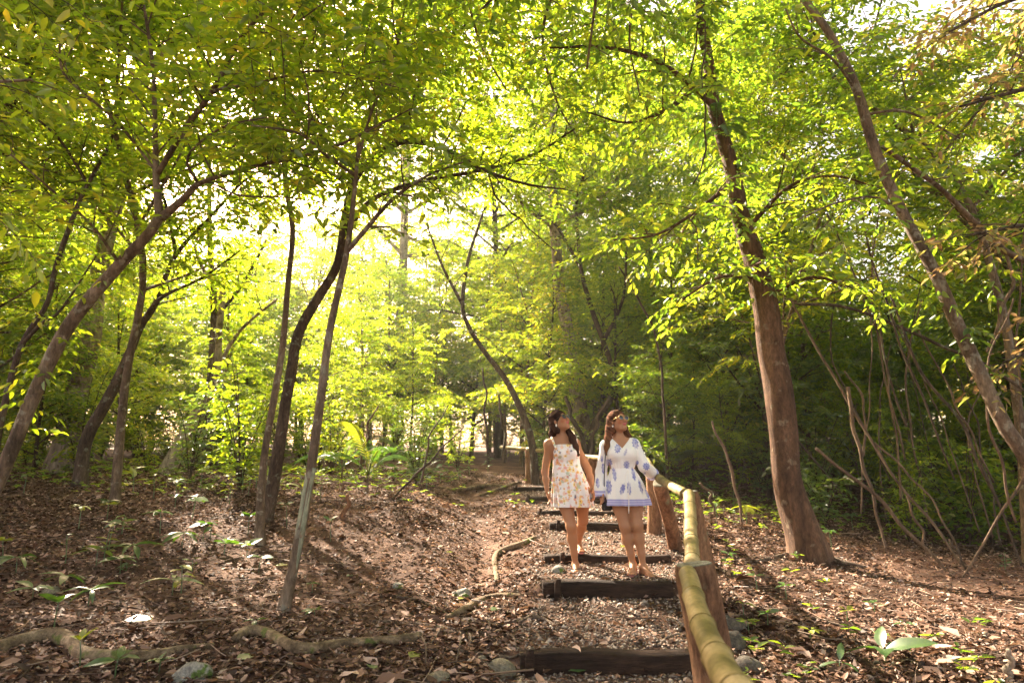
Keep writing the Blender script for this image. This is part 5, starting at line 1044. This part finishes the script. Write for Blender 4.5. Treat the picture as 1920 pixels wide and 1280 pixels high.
def person(label, Y0, foot_px, J, tors, f, skin, hairdef, cloth_fn, extra, bb, seed, footdirs, s=1.0, headsc=1.0):
    X0 = at(*foot_px, Y0); O = np.array([X0[0], X0[1], gz(X0[0], X0[1])])
    K = {k: at(v[0], v[1], Y0+v[2])-O for k, v in J.items()}
    t = thing('person', label, 'person', O)
    h = .0055; g = Grid(bb[0], bb[1], h); H = head_axes(f); hc = K['head']; hp = lambda a, b, c: hc+(H[0]*a+H[1]*b+H[2]*c)*headsc
    # torso
    tab = [(K[n][2] if isinstance(n, str) else n, *rest) for n, *rest in tors(K)]
    g.loft(tab, .03)
    for S in ('R', 'L'):
        sh, el, wr, ha = K['sh'+S], K['el'+S], K['wr'+S], K['ha'+S]
        g.ell(sh+[0, 0, -.005], np.eye(3), [.048*s, .046*s, .052*s], .04); g.cone(sh, el, .042*s, .034*s, .03); g.cone(sh*.45+el*.55, el, .036*s, .033*s, .02); g.cone(el, el*.6+wr*.4, .034*s, .033*s, .02); g.cone(el*.6+wr*.4, wr, .032*s, .021*s, .02)
        nb = K['neck']; g.cone(sh+[0, 0, .012], nb+[0, 0, .01], .036, .045, .035)
        hip, kn, an = K['hip'+S], K['kn'+S], K['an'+S]
        g.ell(hip+[0, .02, .02], np.eye(3), [.085*s, .095*s, .10*s], .05)
        m1 = hip*.62+kn*.38; g.cone(hip, m1, .084*s, .074*s, .04); g.cone(m1, kn, .073*s, .050*s, .03); g.ell(kn+[0, -.012, 0], np.eye(3), [.042*s, .042*s, .05*s], .03)
        cf = kn*.68+an*.32+np.array([0, .016, 0]); g.cone(kn, cf, .047*s, .051*s, .03); g.cone(cf, kn*.3+an*.7, .050*s, .034*s, .03); g.cone(kn*.3+an*.7, an, .034*s, .028*s, .02)
    for S, (td, sd_) in footdirs.items(): build_foot(g, K['an'+S], td, sd_)
    # neck, head
    nb = K['neck']; g.cone(nb+[0, .01, 0], hp(0, -.025, -.06), .052*s, .047, .03)
    g.ell(hp(0, -.018, .028), H, np.array([.072, .092, .084])*headsc, .01); g.ell(hp(0, .030, -.035), H, np.array([.057, .062, .078])*headsc, .03)
    g.ell(hp(0, .062, -.088), H, np.array([.024, .022, .022])*headsc, .02); g.cone(hp(.045, .0, -.06), hp(.015, .06, -.09), .018, .018, .02); g.cone(hp(-.045, .0, -.06), hp(-.015, .06, -.09), .018, .018, .02)
    g.ell(hp(0, .082, .022), H, [.045, .012, .012], .015); g.ell(hp(.034, .068, -.022), H, [.022, .02, .02], .02); g.ell(hp(-.034, .068, -.022), H, [.022, .02, .02], .02)
    g.cone(hp(0, .088, .006), hp(0, .109, -.030), .007, .0115, .010); g.ell(hp(.011, .100, -.033), H, [.008, .009, .007], .005); g.ell(hp(-.011, .100, -.033), H, [.008, .009, .007], .005)
    g.ell(hp(0, .092, -.054), H, [.022, .010, .006], .005); g.ell(hp(0, .090, -.064), H, [.018, .010, .007], .005)
    for e in (-1, 1): g.ell(hp(e*.074, -.008, -.012), H, [.009, .018, .030], .008)
    if 'thumb' not in extra: pass
    for S, (n_, th_, cu) in extra['hands'].items():
        build_hand(g, K['wr'+S], K['ha'+S]-K['wr'+S], np.array(n_, float), np.array(th_, float), cu, .95)
    V, Q = g.mesh(); rng = np.random.RandomState(seed)
    q = (V-hc)/headsc; L = np.stack([q@H[0], q@H[1], q@H[2]], 1); col = np.tile(np.array(skin), (len(V), 1))*(1+.04*SN(seed, 10, 8, 40, 3)(*V.T))[:, None]
    m = (((L[:, 0]/.023)**2+((L[:, 2]+.058)/.0125)**2) < 1) & (L[:, 1] > .085); col[m] = (.46, .12, .11)
    m = (abs(abs(L[:, 0])-.034) < .02) & (abs(L[:, 2]-.034+.0*L[:, 0]) < .0055) & (L[:, 1] > .06); col[m] = (.05, .025, .015)
    m = (np.hypot(abs(L[:, 0])-.038, L[:, 2]+.03) < .022) & (L[:, 1] > .05); col[m] = col[m]*(1.08, .85, .82)
    ob('body', make_mesh('body', V, [Q], M['skin'], True, None, col), t)
    # hair
    g = Grid(hc-[.26, .26, .50], hc+[.26, .30, .16], .0045)
    g.ell(hp(0, -.026, .034), H, np.array([.088, .102, .094])*headsc, .01); g.ell(hp(0, -.055, -.02), H, np.array([.082, .075, .10])*headsc, .03)
    for pts in hairdef['locks']:
        for i in range(len(pts)-1):
            (a, ra), (b, rb) = pts[i], pts[i+1]; A = hp(*a) if len(a) == 3 else at(a[0], a[1], Y0+a[2])-O; B = hp(*b) if len(b) == 3 else at(b[0], b[1], Y0+b[2])-O
            g.cone(A, B, ra, rb, .02)
    for pts in hairdef['long']:
        for i in range(len(pts)-1):
            A = at(*pts[i][:2], Y0+pts[i][2])-O; B = at(*pts[i+1][:2], Y0+pts[i+1][2])-O; g.cone(A, B, pts[i][3], pts[i+1][3], .02)
    g.ell(hp(0, .098, -.028), H, np.array([.066, .080, .093])*headsc, 0, 'sub')
    g.cone(hp(0, .02, -.13), K['neck']+[0.01, -.09, .02], .045, .07, 0, 'sub')
    sn = SN(seed+5, 16, 60, 260, 2); X, Yy, Zz = g.pts(tuple(slice(None) for _ in range(3))); near = abs(g.F) < .02
    st = sn(X+.15*Zz*np.sin(Zz*9), Yy+.1*Zz)+0*X; g.F = g.F+(.0022*st*near).astype(np.float32)
    V, Q = g.mesh(); c0, c1 = np.array(hairdef['c0']), np.array(hairdef['c1']); mix = np.clip(.45+.35*sn(V[:, 0]+.15*V[:, 2]*np.sin(V[:, 2]*9), V[:, 1]+.1*V[:, 2])+hairdef['grad']*(hc[2]-V[:, 2]), 0, 1)[:, None]
    ob('hair', make_mesh('hair', V, [Q], M['hair'], True, None, c0*(1-mix)+c1*mix), t)
    cloth_fn(t, K, O, Y0, H, hc, hp, seed)
    # sunglasses
    mb = MB()
    def ellm(c, ax, r, m=0, nu=16, nv=9):
        u, v = np.meshgrid(np.linspace(0, 2*np.pi, nu+1)[:-1], np.linspace(.01, np.pi-.01, nv)); P = np.stack([np.cos(u)*np.sin(v)*r[0], np.sin(u)*np.sin(v)*r[1], np.cos(v)*r[2]], -1).reshape(-1, 3)@np.array(ax)+c
        i = (np.arange(nv-1)[:, None]*nu+np.arange(nu)[None]); j = (np.arange(nv-1)[:, None]*nu+(np.arange(nu)[None]+1) % nu); return P, np.stack([i, i+nu, j+nu, j], -1).reshape(-1, 4)
    sg = ob('sunglasses', None, t)
    bpy.data.objects.remove(sg)
    fr = MB(); lm = []
    for e in (-1, 1):
        P, Qq = ellm(hp(e*.034, .098, .006), H, [.027, .004, .023]); lm.append((P, Qq))
        th = np.linspace(0, 2*np.pi, 25); ring = np.array([[*hp(e*.034+.027*math.cos(a), .097, .006+.023*math.sin(a)), .0022] for a in th]); tube(fr, ring, 6, cap=False)
        tube(fr, [[*hp(e*.060, .096, .012), .0022], [*hp(e*.076, .07, .010), .002], [*hp(e*.080, -.005, .004), .002]], 6, 8)
    tube(fr, [[*hp(-.009, .1, .012), .002], [*hp(0, .104, .016), .002], [*hp(.009, .1, .012), .002]], 6, 5)
    so = ob('sunglasses', fr.mesh('sunglasses', M['gold'] if extra.get('gold') else M['black']), t)
    for P, Qq in lm: ob('lens', make_mesh('lens', P, [Qq], M['lens']), so)
    for e in (-1, 1):
        P, Qq = ellm(hp(e*.080, .0, -.052), np.eye(3), [.008, .008, .010 if extra.get('gold') else .015]); ob('earring', make_mesh('earring', P, [Qq], M['pearl']), t)
    # sandals
    for S, (td, sd_) in footdirs.items():
        mb = MB(); tt = nrm(td); side = nrm(np.cross(tt, [0, 0, 1.])); an = K['an'+S]; sole = an+np.array([0, 0, -.079]); up = np.cross(side, tt)
        a = np.linspace(0, 2*np.pi, 29)[:-1]; xs = .045+.13*np.cos(a); ys = (.036+.008*np.cos(a-.2))*np.sin(a); top = sole+xs[:, None]*tt*sd_+ys[:, None]*side; n = 28
        Vv = np.vstack([top+[0, 0, .002], top+[0, 0, -.014], sole+.045*tt+[0, 0, .002], sole+.045*tt+[0, 0, -.014]]); i = np.arange(n); j = (i+1) % n
        mb.add(Vv, np.stack([i, j, j+n, i+n], 1), np.vstack([np.stack([i, j, np.full(n, 56)], 1)[:, ::-1], np.stack([i+n, j+n, np.full(n, 57)], 1)])); so = ob('sandal', mb.mesh('sandal', M['sandal']), t)
        ms = MB()
        for (fx, w_, hh) in ((.115, .044, .040), (-.01, .036, .085)):
            c = sole+tt*fx*sd_; arc = [[*(c+side*w_*math.cos(b)+np.array([0, 0, hh*math.sin(b)])), .0045] for b in np.linspace(0, math.pi, 11)]; tube(ms, arc, 6)
        ob('strap', ms.mesh('strap', M['sandal']), so)
    return t, K, O
def cloth_mesh(g, name, parent, colfn):
    V, Q = g.mesh(); o = ob(name, make_mesh(name, V, [Q], M['cloth'], True, None, colfn(V)), parent); return o

# ---- woman in the floral romper
def romper(t, K, O, Y0, H, hc, hp, seed):
    P = lambda px, py, d=0: at(px, py, Y0+d)-O
    zt = P(1055, 834)[2]; g = Grid([-.42, -.26, .55], [.42, .34, 1.40], .0055)
    def row(pl, pr, py, b, cy=.01):
        a = P(pl, py); c = P(pr, py); return (a[2], (a[0]+c[0])/2, cy, (c[0]-a[0])/2, b)
    tab = [row(1035, 1111, 950, .155), row(1035, 1109, 935, .15), row(1036, 1103, 910, .14), row(1036, 1096, 890, .125), row(1037, 1089, 873, .10), row(1037, 1088, 868, .098), row(1037, 1087, 860, .108), row(1036, 1087, 848, .122), row(1038, 1086, 841, .118), row(1040, 1083, 834, .105)]
    zw = P(1060, 870)[2]
    def rip(th, Z):
        k = np.clip((zw-Z)/.35, 0, 1); sm = np.clip((Z-zw)/.02, 0, 1)
        return k*(.06*np.sin(9*th+4*Z)+.04*np.sin(17*th+1+3*Z))+sm*.012*np.sin(Z*330)*(1-k)+.012*np.sin(23*th)*sm
    g.loft(tab, .01, ripple=rip)
    for px in (1051, 1074): c = P(px, 849, -.085); g.ell(c+[0, .02, 0], np.eye(3), [.062, .062, .06], .035)
    # ruffle along the neckline
    g.loft([(zt-.03, *tab[-2][1:3], tab[-2][3]*1.03, .124), (zt+.004, tab[-1][1], tab[-1][2], tab[-1][3]*1.05, .116)], .008, ripple=lambda th, Z: .03*np.sin(26*th))
    inner = [(r[0], r[1], r[2], r[3]-.014, r[4]-.014) for r in tab[:4]]; inner[0] = (inner[0][0]-.05, *inner[0][1:]); g.loft(inner, 0, 'sub', ripple=rip)
    # shorts: notch between the legs
    c = P(1077, 955); g.cone(c+[0, -.25, -.01], c+[0, .3, -.01], .022, .022, 0, 'sub')
    # trim everything above the neckline
    X, Y, Z = g.pts(tuple(slice(None) for _ in range(3))); g.F = np.maximum(g.F, (Z-zt-.006)+0*X+0*Y).astype(np.float32)
    for a, b, c_ in (((1041, 838, -.10), (1036, 824, -.05), (1034, 821, .02)), ((1082, 838, -.10), (1080, 824, -.05), (1079, 820, .02))):
        p = [P(*a), P(*b)+[0, 0, .005], P(*c_)+[0, .0, .008]]; g.cone(p[0], p[1], .011, .011, .01); g.cone(p[1], p[2], .011, .011, .01)
    def colf(V):
        r = np.random.RandomState(4); c = np.tile(np.array([.80, .75, .73]), (len(V), 1)); idx = r.choice(len(V), 620, replace=False)
        pal = [(.78, .40, .12), (.82, .60, .18), (.72, .32, .28), (.10, .10, .16), (.42, .46, .33), (.78, .50, .38), (.55, .22, .18)]
        for n_, i in enumerate(idx):
            rr = r.uniform(.006, .017); k = r.choice(7, p=[.2, .17, .15, .16, .12, .14, .06]); rr = rr*(.65 if k in (3, 6) else 1.1); d = np.linalg.norm((V-V[i])*[1, .6, r.choice([.6, 1, 1.3])], axis=1)
            m = d < rr*(1+.25*np.sin(np.arctan2(V[:, 2]-V[i, 2], V[:, 0]-V[i, 0])*5)); w_ = .85; c[m] = c[m]*(1-w_)+np.array(pal[k])*w_
            if k in (0, 1): m = d < rr*.35; c[m] = (.5, .2, .08)
        return c
    cloth_mesh(g, 'romper', t, colf)
    # bracelet
    w_ = K['wrL']; mb = MB(); T = nrm(K['haL']-K['wrL']); a, b = nrm(np.cross(T, [0, 1, 0])), None; b = np.cross(T, a)
    for kk in range(3):
        th = np.linspace(0, 2*np.pi, 19); tube(mb, [[*(w_-T*(.012+.010*kk)+.026*(a*math.cos(q)+b*math.sin(q))), .003] for q in th], 6, cap=False)
    ob('bracelet', mb.mesh('bracelet', M['gold']), t)
JA = dict(head=(1050, 789, 0), neck=(1055, 824, .01), shR=(1029, 833, 0), shL=(1078, 831, .02), elR=(1022, 884, .03), wrR=(1026, 921, -.02), haR=(1034, 943, -.06), elL=(1103, 880, .06), wrL=(1113, 917, .01), haL=(1114, 938, -.04),
          hipR=(1056, 924, .02), hipL=(1091, 924, .03), knR=(1071, 986, -.06), anR=(1079, 1058, .03), knL=(1093, 975, .16), anL=(1084, 1018, .50))
def torsA(K):
    P = lambda px, py: None
    n = K['neck']; hR, hL = K['hipR'], K['hipL']; hc_ = (hR+hL)/2; sc = (K['shR']+K['shL'])/2; z0 = hc_[2]; z1 = sc[2]; mid = lambda f: hc_[0]*(1-f)+sc[0]*f
    rows = []
    for f, a, b in [(-.10, .12, .09), (.0, .158, .105), (.14, .165, .112), (.32, .145, .095), (.52, .118, .082), (.70, .130, .09), (.86, .140, .095), (.97, .150, .082), (1.06, .12, .065), (1.12, .075, .055)]:
        rows.append((z0+(z1-z0)*f, mid(min(f, 1)), .02, a, b))
    return rows
tA, KA, OA = person('dark haired woman in a floral romper and sunglasses, walking down at left', 7.08, (1080, 1072), JA, torsA, (.62, -.64, .36), (.36, .175, .09),
    dict(c0=(.018, .010, .008), c1=(.075, .038, .025), grad=.5, locks=[[((-.07, -.03, .0), .035), ((-.075, -.045, -.08), .04)], [((.05, -.05, -.02), .035), ((.06, -.03, -.10), .035)], [((-.03, -.08, .02), .06), ((-.04, -.09, -.08), .06)]],
         long=[[(1040, 795, .04, .045), (1037, 812, .05, .045), (1036, 826, .07, .03)], [(1064, 806, -.02, .035), (1073, 822, -.055, .038), (1079, 838, -.085, .032), (1084, 852, -.095, .018)], [(1052, 806, .09, .06), (1056, 826, .11, .05), (1064, 850, .12, .04), (1068, 868, .12, .02)]]),
    romper, dict(hands={'R': ((.1, -1, 0), (0.3, -.8, 0), .55), 'L': ((-1, 0, 0), (-.2, -1, 0), .5)}), ([-.44, -.36, -.06], [.46, .82, 1.66]), 11, {'R': ((-.05, -1, 0), 1.0), 'L': ((.15, -1, 0), .95)}, s=.98)

# ---- woman in the white and blue printed playsuit
def playsuit(t, K, O, Y0, H, hc, hp, seed):
    P = lambda px, py, d=0: at(px, py, Y0+d)-O
    g = Grid([-.52, -.30, .55], [.48, .42, 1.46], .0055)
    def row(pl, pr, py, b, cy=.01):
        a = P(pl, py); c = P(pr, py); return (a[2], (a[0]+c[0])/2, cy, (c[0]-a[0])/2, b)
    tab = [row(1130, 1218, 947, .17), row(1132, 1214, 930, .165), row(1137, 1205, 905, .145), row(1142, 1196, 888, .118), row(1145, 1189, 878, .095), row(1143, 1191, 870, .108), row(1139, 1195, 855, .13), row(1138, 1195, 843, .122), row(1139, 1192, 834, .10), row(1147, 1183, 824, .078), row(1153, 1172, 817, .06)]
    zw = P(1166, 878)[2]
    def rip(th, Z):
        k = np.clip((zw-Z)/.33, 0, 1); u = np.clip(1-abs(Z-zw-.03)/.05, 0, 1)
        return k*(.075*np.sin(8*th+.6+2*Z)+.045*np.sin(15*th+2))+u*.03*np.sin(24*th)+(1-k)*.012*np.sin(13*th+30*Z)
    g.loft(tab, .012, ripple=rip)
    for px in (1152, 1181): c = P(px, 851, -.085); g.ell(c+[0, .02, 0], np.eye(3), [.066, .068, .066], .04)
    for S in 'RL': g.cone(K['sh'+S]+[0, 0, .008], K['neck']+[0, .01, .008], .052, .055, .03)
    inner = [(r[0], r[1], r[2], r[3]-.014, r[4]-.014) for r in tab[:4]]; inner[0] = (inner[0][0]-.05, *inner[0][1:]); g.loft(inner, 0, 'sub', ripple=rip)
    # V neck
    v = P(1164, 841)
    X, Y, Z = g.pts(tuple(slice(None) for _ in range(3))); vn = np.maximum(np.maximum((v[2]+abs(X-v[0]-.0)*1.15)-Z, Y-.03), -1); g.F = np.maximum(g.F, -(vn)+0*X).astype(np.float32)
    # sleeves
    for S, (r0, r1, r2) in (('R', (.058, .054, .066)), ('L', (.058, .058, .060))):
        a, b, c = K['sh'+S], K['el'+S], K['wr'+S]; e = c+(c-b)*(.10 if S == 'R' else .02); g.ell(a, np.eye(3), [.060, .058, .062], .03); g.cone(a, b, r0, r1, .02); g.cone(b, b*.3+e*.7, r1, r2*1.02, .02); g.cone(b*.3+e*.7, e, r2, r2*.9, .015)
        d = nrm(e-b); g.cone(e+d*.012, e+d*.09, .050, .060, 0, 'sub')
        if S == 'L': g.cone(e-d*.02, e-d*.006, .040, .066, .006); g.cone(e+d*.004, e+d*.10, .045, .045, 0, 'sub')
    # centre split of the shorts
    c = P(1177, 952); g.cone(c+[0, -.3, -.015], c+[0, .35, -.015], .020, .020, 0, 'sub')
    Vv = []
    pais = [(1155, 841, 5.5, 8.5, -.35), (1189, 831, 6, 10, .1), (1141, 867, 5, 7, .3), (1172, 871, 5.5, 7, .2), (1131, 878, 3, 10, .05), (1150, 889, 3, 12, .05), (1185, 888, 3.2, 12, .12), (1140, 912, 4.2, 12, 0), (1163, 916, 3.6, 10, -.3), (1175, 915, 3.6, 12, 0.02), (1198, 912, 4, 12, .2), (1209, 874, 6.5, 6.5, 0), (1169, 848, 2.2, 7, -.4), (1193, 867, 2.5, 4, 0), (1208, 890, 3, 5, .3), (1121, 850, 3, 8, 0), (1120, 905, 3, 9, 0), (1213, 925, 3, 9, .3), (1128, 860, 2, 6, 0)]
    mp = m_per_px(Y0)*1.0
    def colf(V):
        c = np.tile(np.array([.80, .77, .74]), (len(V), 1)); sn = SN(3, 12, 60, 200, 3)(*V.T)
        blue = np.array([.13, .15, .42]); lav = np.array([.34, .33, .58])
        for (px, py, rx, ry, an) in pais:
            p = P(px, py); u = (V[:, 0]-p[0])/mp; w_ = (V[:, 2]-p[2])/mp; uu = u*math.cos(an)+w_*math.sin(an); ww = -u*math.sin(an)+w_*math.cos(an); ed = 1+.16*np.sin(np.arctan2(ww/ry, uu/rx)*9)
            q = np.sqrt((uu/rx)**2+(ww/ry)**2)/ed; m = q < 1; k = np.clip(.72+.22*sn[m]+.2*np.sin(q[m]*11), .25, 1)[:, None]; c[m] = c[m]*(1-k)+(blue*(.7)+lav*.3)*k
        zb = P(1170, 934)[2]; zh = P(1170, 948)[2]; xs = P(1127, 900)[0]; body = (V[:, 2] < zb) & ~((V[:, 0] < P(1128, 934)[0]))
        s_ = np.sin((V[:, 2]-zh)/(zb-zh)*math.pi*6.5); c[body] = np.where((s_[body] > .45)[:, None], [.62, .60, .74], lav[None])
        sl = (V[:, 0] < P(1133, 900)[0]) & (V[:, 2] < P(1127, 919)[2]) & (V[:, 2] > P(1127, 942)[2]) & (V[:, 1] < .14) & (V[:, 2] > P(1127, 940)[2]); dist = np.linalg.norm(V-K['wrR'], axis=1) < .13; m = sl & dist
        s2 = np.sin(V[:, 2]*210); c[m] = np.where((s2[m] > .4)[:, None], [.62, .60, .74], lav[None])
        m = (np.linalg.norm(V-K['wrL'], axis=1) < .075) & (V[:, 0] > K['elL'][0]); c[m] = np.where((sn[m] > .1)[:, None], [.60, .58, .74], lav[None]*.9)
        return c
    cloth_mesh(g, 'playsuit', t, colf)
    # waist tie
    mb = MB(); a = P(1177, 879, -.13); tube(mb, [[*a, .004], [*(a+[.004, -.03, -.10]), .0035], [*(a+[-.004, -.05, -.22]), .0035], [*(P(1179, 962, -.17)), .004]], 6, 16); tube(mb, [[*a, .004], [*(a+[-.03, -.03, -.08]), .0035], [*(a+[-.025, -.045, -.17]), .003]], 6, 10); ob('waist_tie', mb.mesh('waist_tie', M['pearl']), t)
JB = dict(head=(1159, 790, 0), neck=(1161, 826, .01), shR=(1137, 836, .0), shL=(1188, 834, .0), elR=(1127, 884, .05), wrR=(1127, 924, .0), haR=(1130, 943, -.05), elL=(1208, 874, -.03), wrL=(1223, 888, .16), haL=(1236, 894, .24),
          hipR=(1157, 926, .02), hipL=(1188, 926, .02), knR=(1172, 987, -.04), anR=(1187, 1058, .0), knL=(1195, 984, -.05), anL=(1206, 1062, -.03))
def torsB(K):
    r = torsA(K); return [(a, b, c, d*1.04, e*1.06) for a, b, c, d, e in r]
tB, KB, OB = person('woman in white playsuit with blue print, one hand on the bamboo rail', 6.85, (1196, 1076), JB, torsB, (.46, -.82, .27), (.38, .19, .10),
    dict(c0=(.035, .018, .012), c1=(.19, .085, .045), grad=1.3, locks=[[((-.07, -.02, .0), .033), ((-.078, -.03, -.08), .038)], [((.06, -.03, -.0), .032), ((.07, -.03, -.09), .032)], [((-.03, -.08, .02), .06), ((-.02, -.09, -.08), .06)]],
         long=[[(1147, 783, .02, .042), (1143, 803, .02, .042), (1140, 822, -.01, .037), (1138, 836, -.05, .030), (1136, 851, -.065, .012)], [(1171, 805, .05, .035), (1177, 820, .05, .04), (1184, 828, .04, .022)], [(1158, 806, .08, .055), (1160, 826, .10, .05), (1162, 850, .12, .03)]]),
    playsuit, dict(gold=1, hands={'R': ((.1, -1, 0), (0.3, -.8, 0), .5), 'L': ((0, .1, -1), (-.6, -.3, .4), .75)}), ([-.50, -.38, -.06], [.48, .52, 1.66]), 12, {'R': ((-.28, -1, 0), 1.0), 'L': ((.30, -1, 0), 1.0)}, s=1.0)
# small black bag hanging at her side
P = lambda px, py, d=0: at(px, py, 6.85+d)
bo = P(1138, 948, .0); t = thing('handbag', 'small black bag held low beside the blue printed playsuit', 'bag', bo)
mb = MB(); tube(mb, [[0, 0, -.045, .035], [0, 0, -.03, .045], [0, 0, .02, .045], [0, 0, .035, .032]], 16, 10, square=4); b_ = mb.mesh('pouch', M['black']); o = ob('pouch', b_, t); o.scale = (1.1, .6, 1)
mb = MB(); pts = [P(1137, 945, .0), P(1133, 910, -.05), P(1134, 870, -.075), P(1136, 845, -.07), P(1138, 828, -.03), P(1142, 824, .04)]; tube(mb, [[*(p-bo), .005] for p in pts], 6, 40); ob('strap', mb.mesh('strap', M['black']), t)

# ------------------------------------------------------------------ tell repeats of a label apart by their order from left to right
ORD = ['leftmost', 'second', 'third', 'fourth', 'fifth', 'sixth', 'seventh', 'eighth', 'ninth', 'tenth', 'eleventh', 'twelfth']
by = {}
for o in bpy.data.objects:
    if o.parent is None and o.get('label') and o.get('category'): by.setdefault(o['label'], []).append(o)
for lab, L in by.items():
    if len(L) > 1:
        L.sort(key=lambda o: proj(*o.location)[0])
        for i, o in enumerate(L):
            o['label'] = (ORD[min(i, 11)]+' '+('from the left, ' if i and len(lab.split()) < 13 else '')+lab); o['group'] = o.get('group', lab)
GN = {'sapling': 'saplings of the forest behind the path', 'canopy_tree': 'tall canopy trees of the forest', 'shrub': 'shrubs under the trees', 'seedling': 'seedlings growing in the leaf litter', 'forest_tree': 'trunks standing around the path', 'rock': 'stones lying around the path', 'fallen_leaf': 'single fallen leaves'}
for o in bpy.data.objects:
    if o.parent is None and o.name.split('.')[0] in GN: o['group'] = GN[o.name.split('.')[0]]
print('TRIS', sum(len(m.loops)-2*len(m.polygons) for m in bpy.data.meshes), 'OBJ', len(bpy.data.objects))

# ------------------------------------------------------------------ thin haze volume added to lift the shadows under the trees
mb = MB(); x0, x1, y0, y1, z0, z1 = -60, 60, -12, 75, -6, 42
mb.add([[x0, y0, z0], [x1, y0, z0], [x1, y1, z0], [x0, y1, z0], [x0, y0, z1], [x1, y0, z1], [x1, y1, z1], [x0, y1, z1]], [[3, 2, 1, 0], [4, 5, 6, 7], [0, 1, 5, 4], [1, 2, 6, 5], [2, 3, 7, 6], [3, 0, 4, 7]])
hm = bpy.data.materials.new('haze'); hm.use_nodes = True; ht = hm.node_tree; ht.nodes.clear(); ho = ht.nodes.new('ShaderNodeOutputMaterial'); hv = ht.nodes.new('ShaderNodeVolumePrincipled')
hv.inputs['Density'].default_value = .0009; hv.inputs['Color'].default_value = (1, .97, .9, 1); hv.inputs['Anisotropy'].default_value = .5; ht.links.new(hv.outputs[0], ho.inputs['Volume'])
o = ob('haze', mb.mesh('haze', hm, False)); tag(o, 'thin warm haze added between the trees to lift their shadows', 'haze', None, 'stuff')
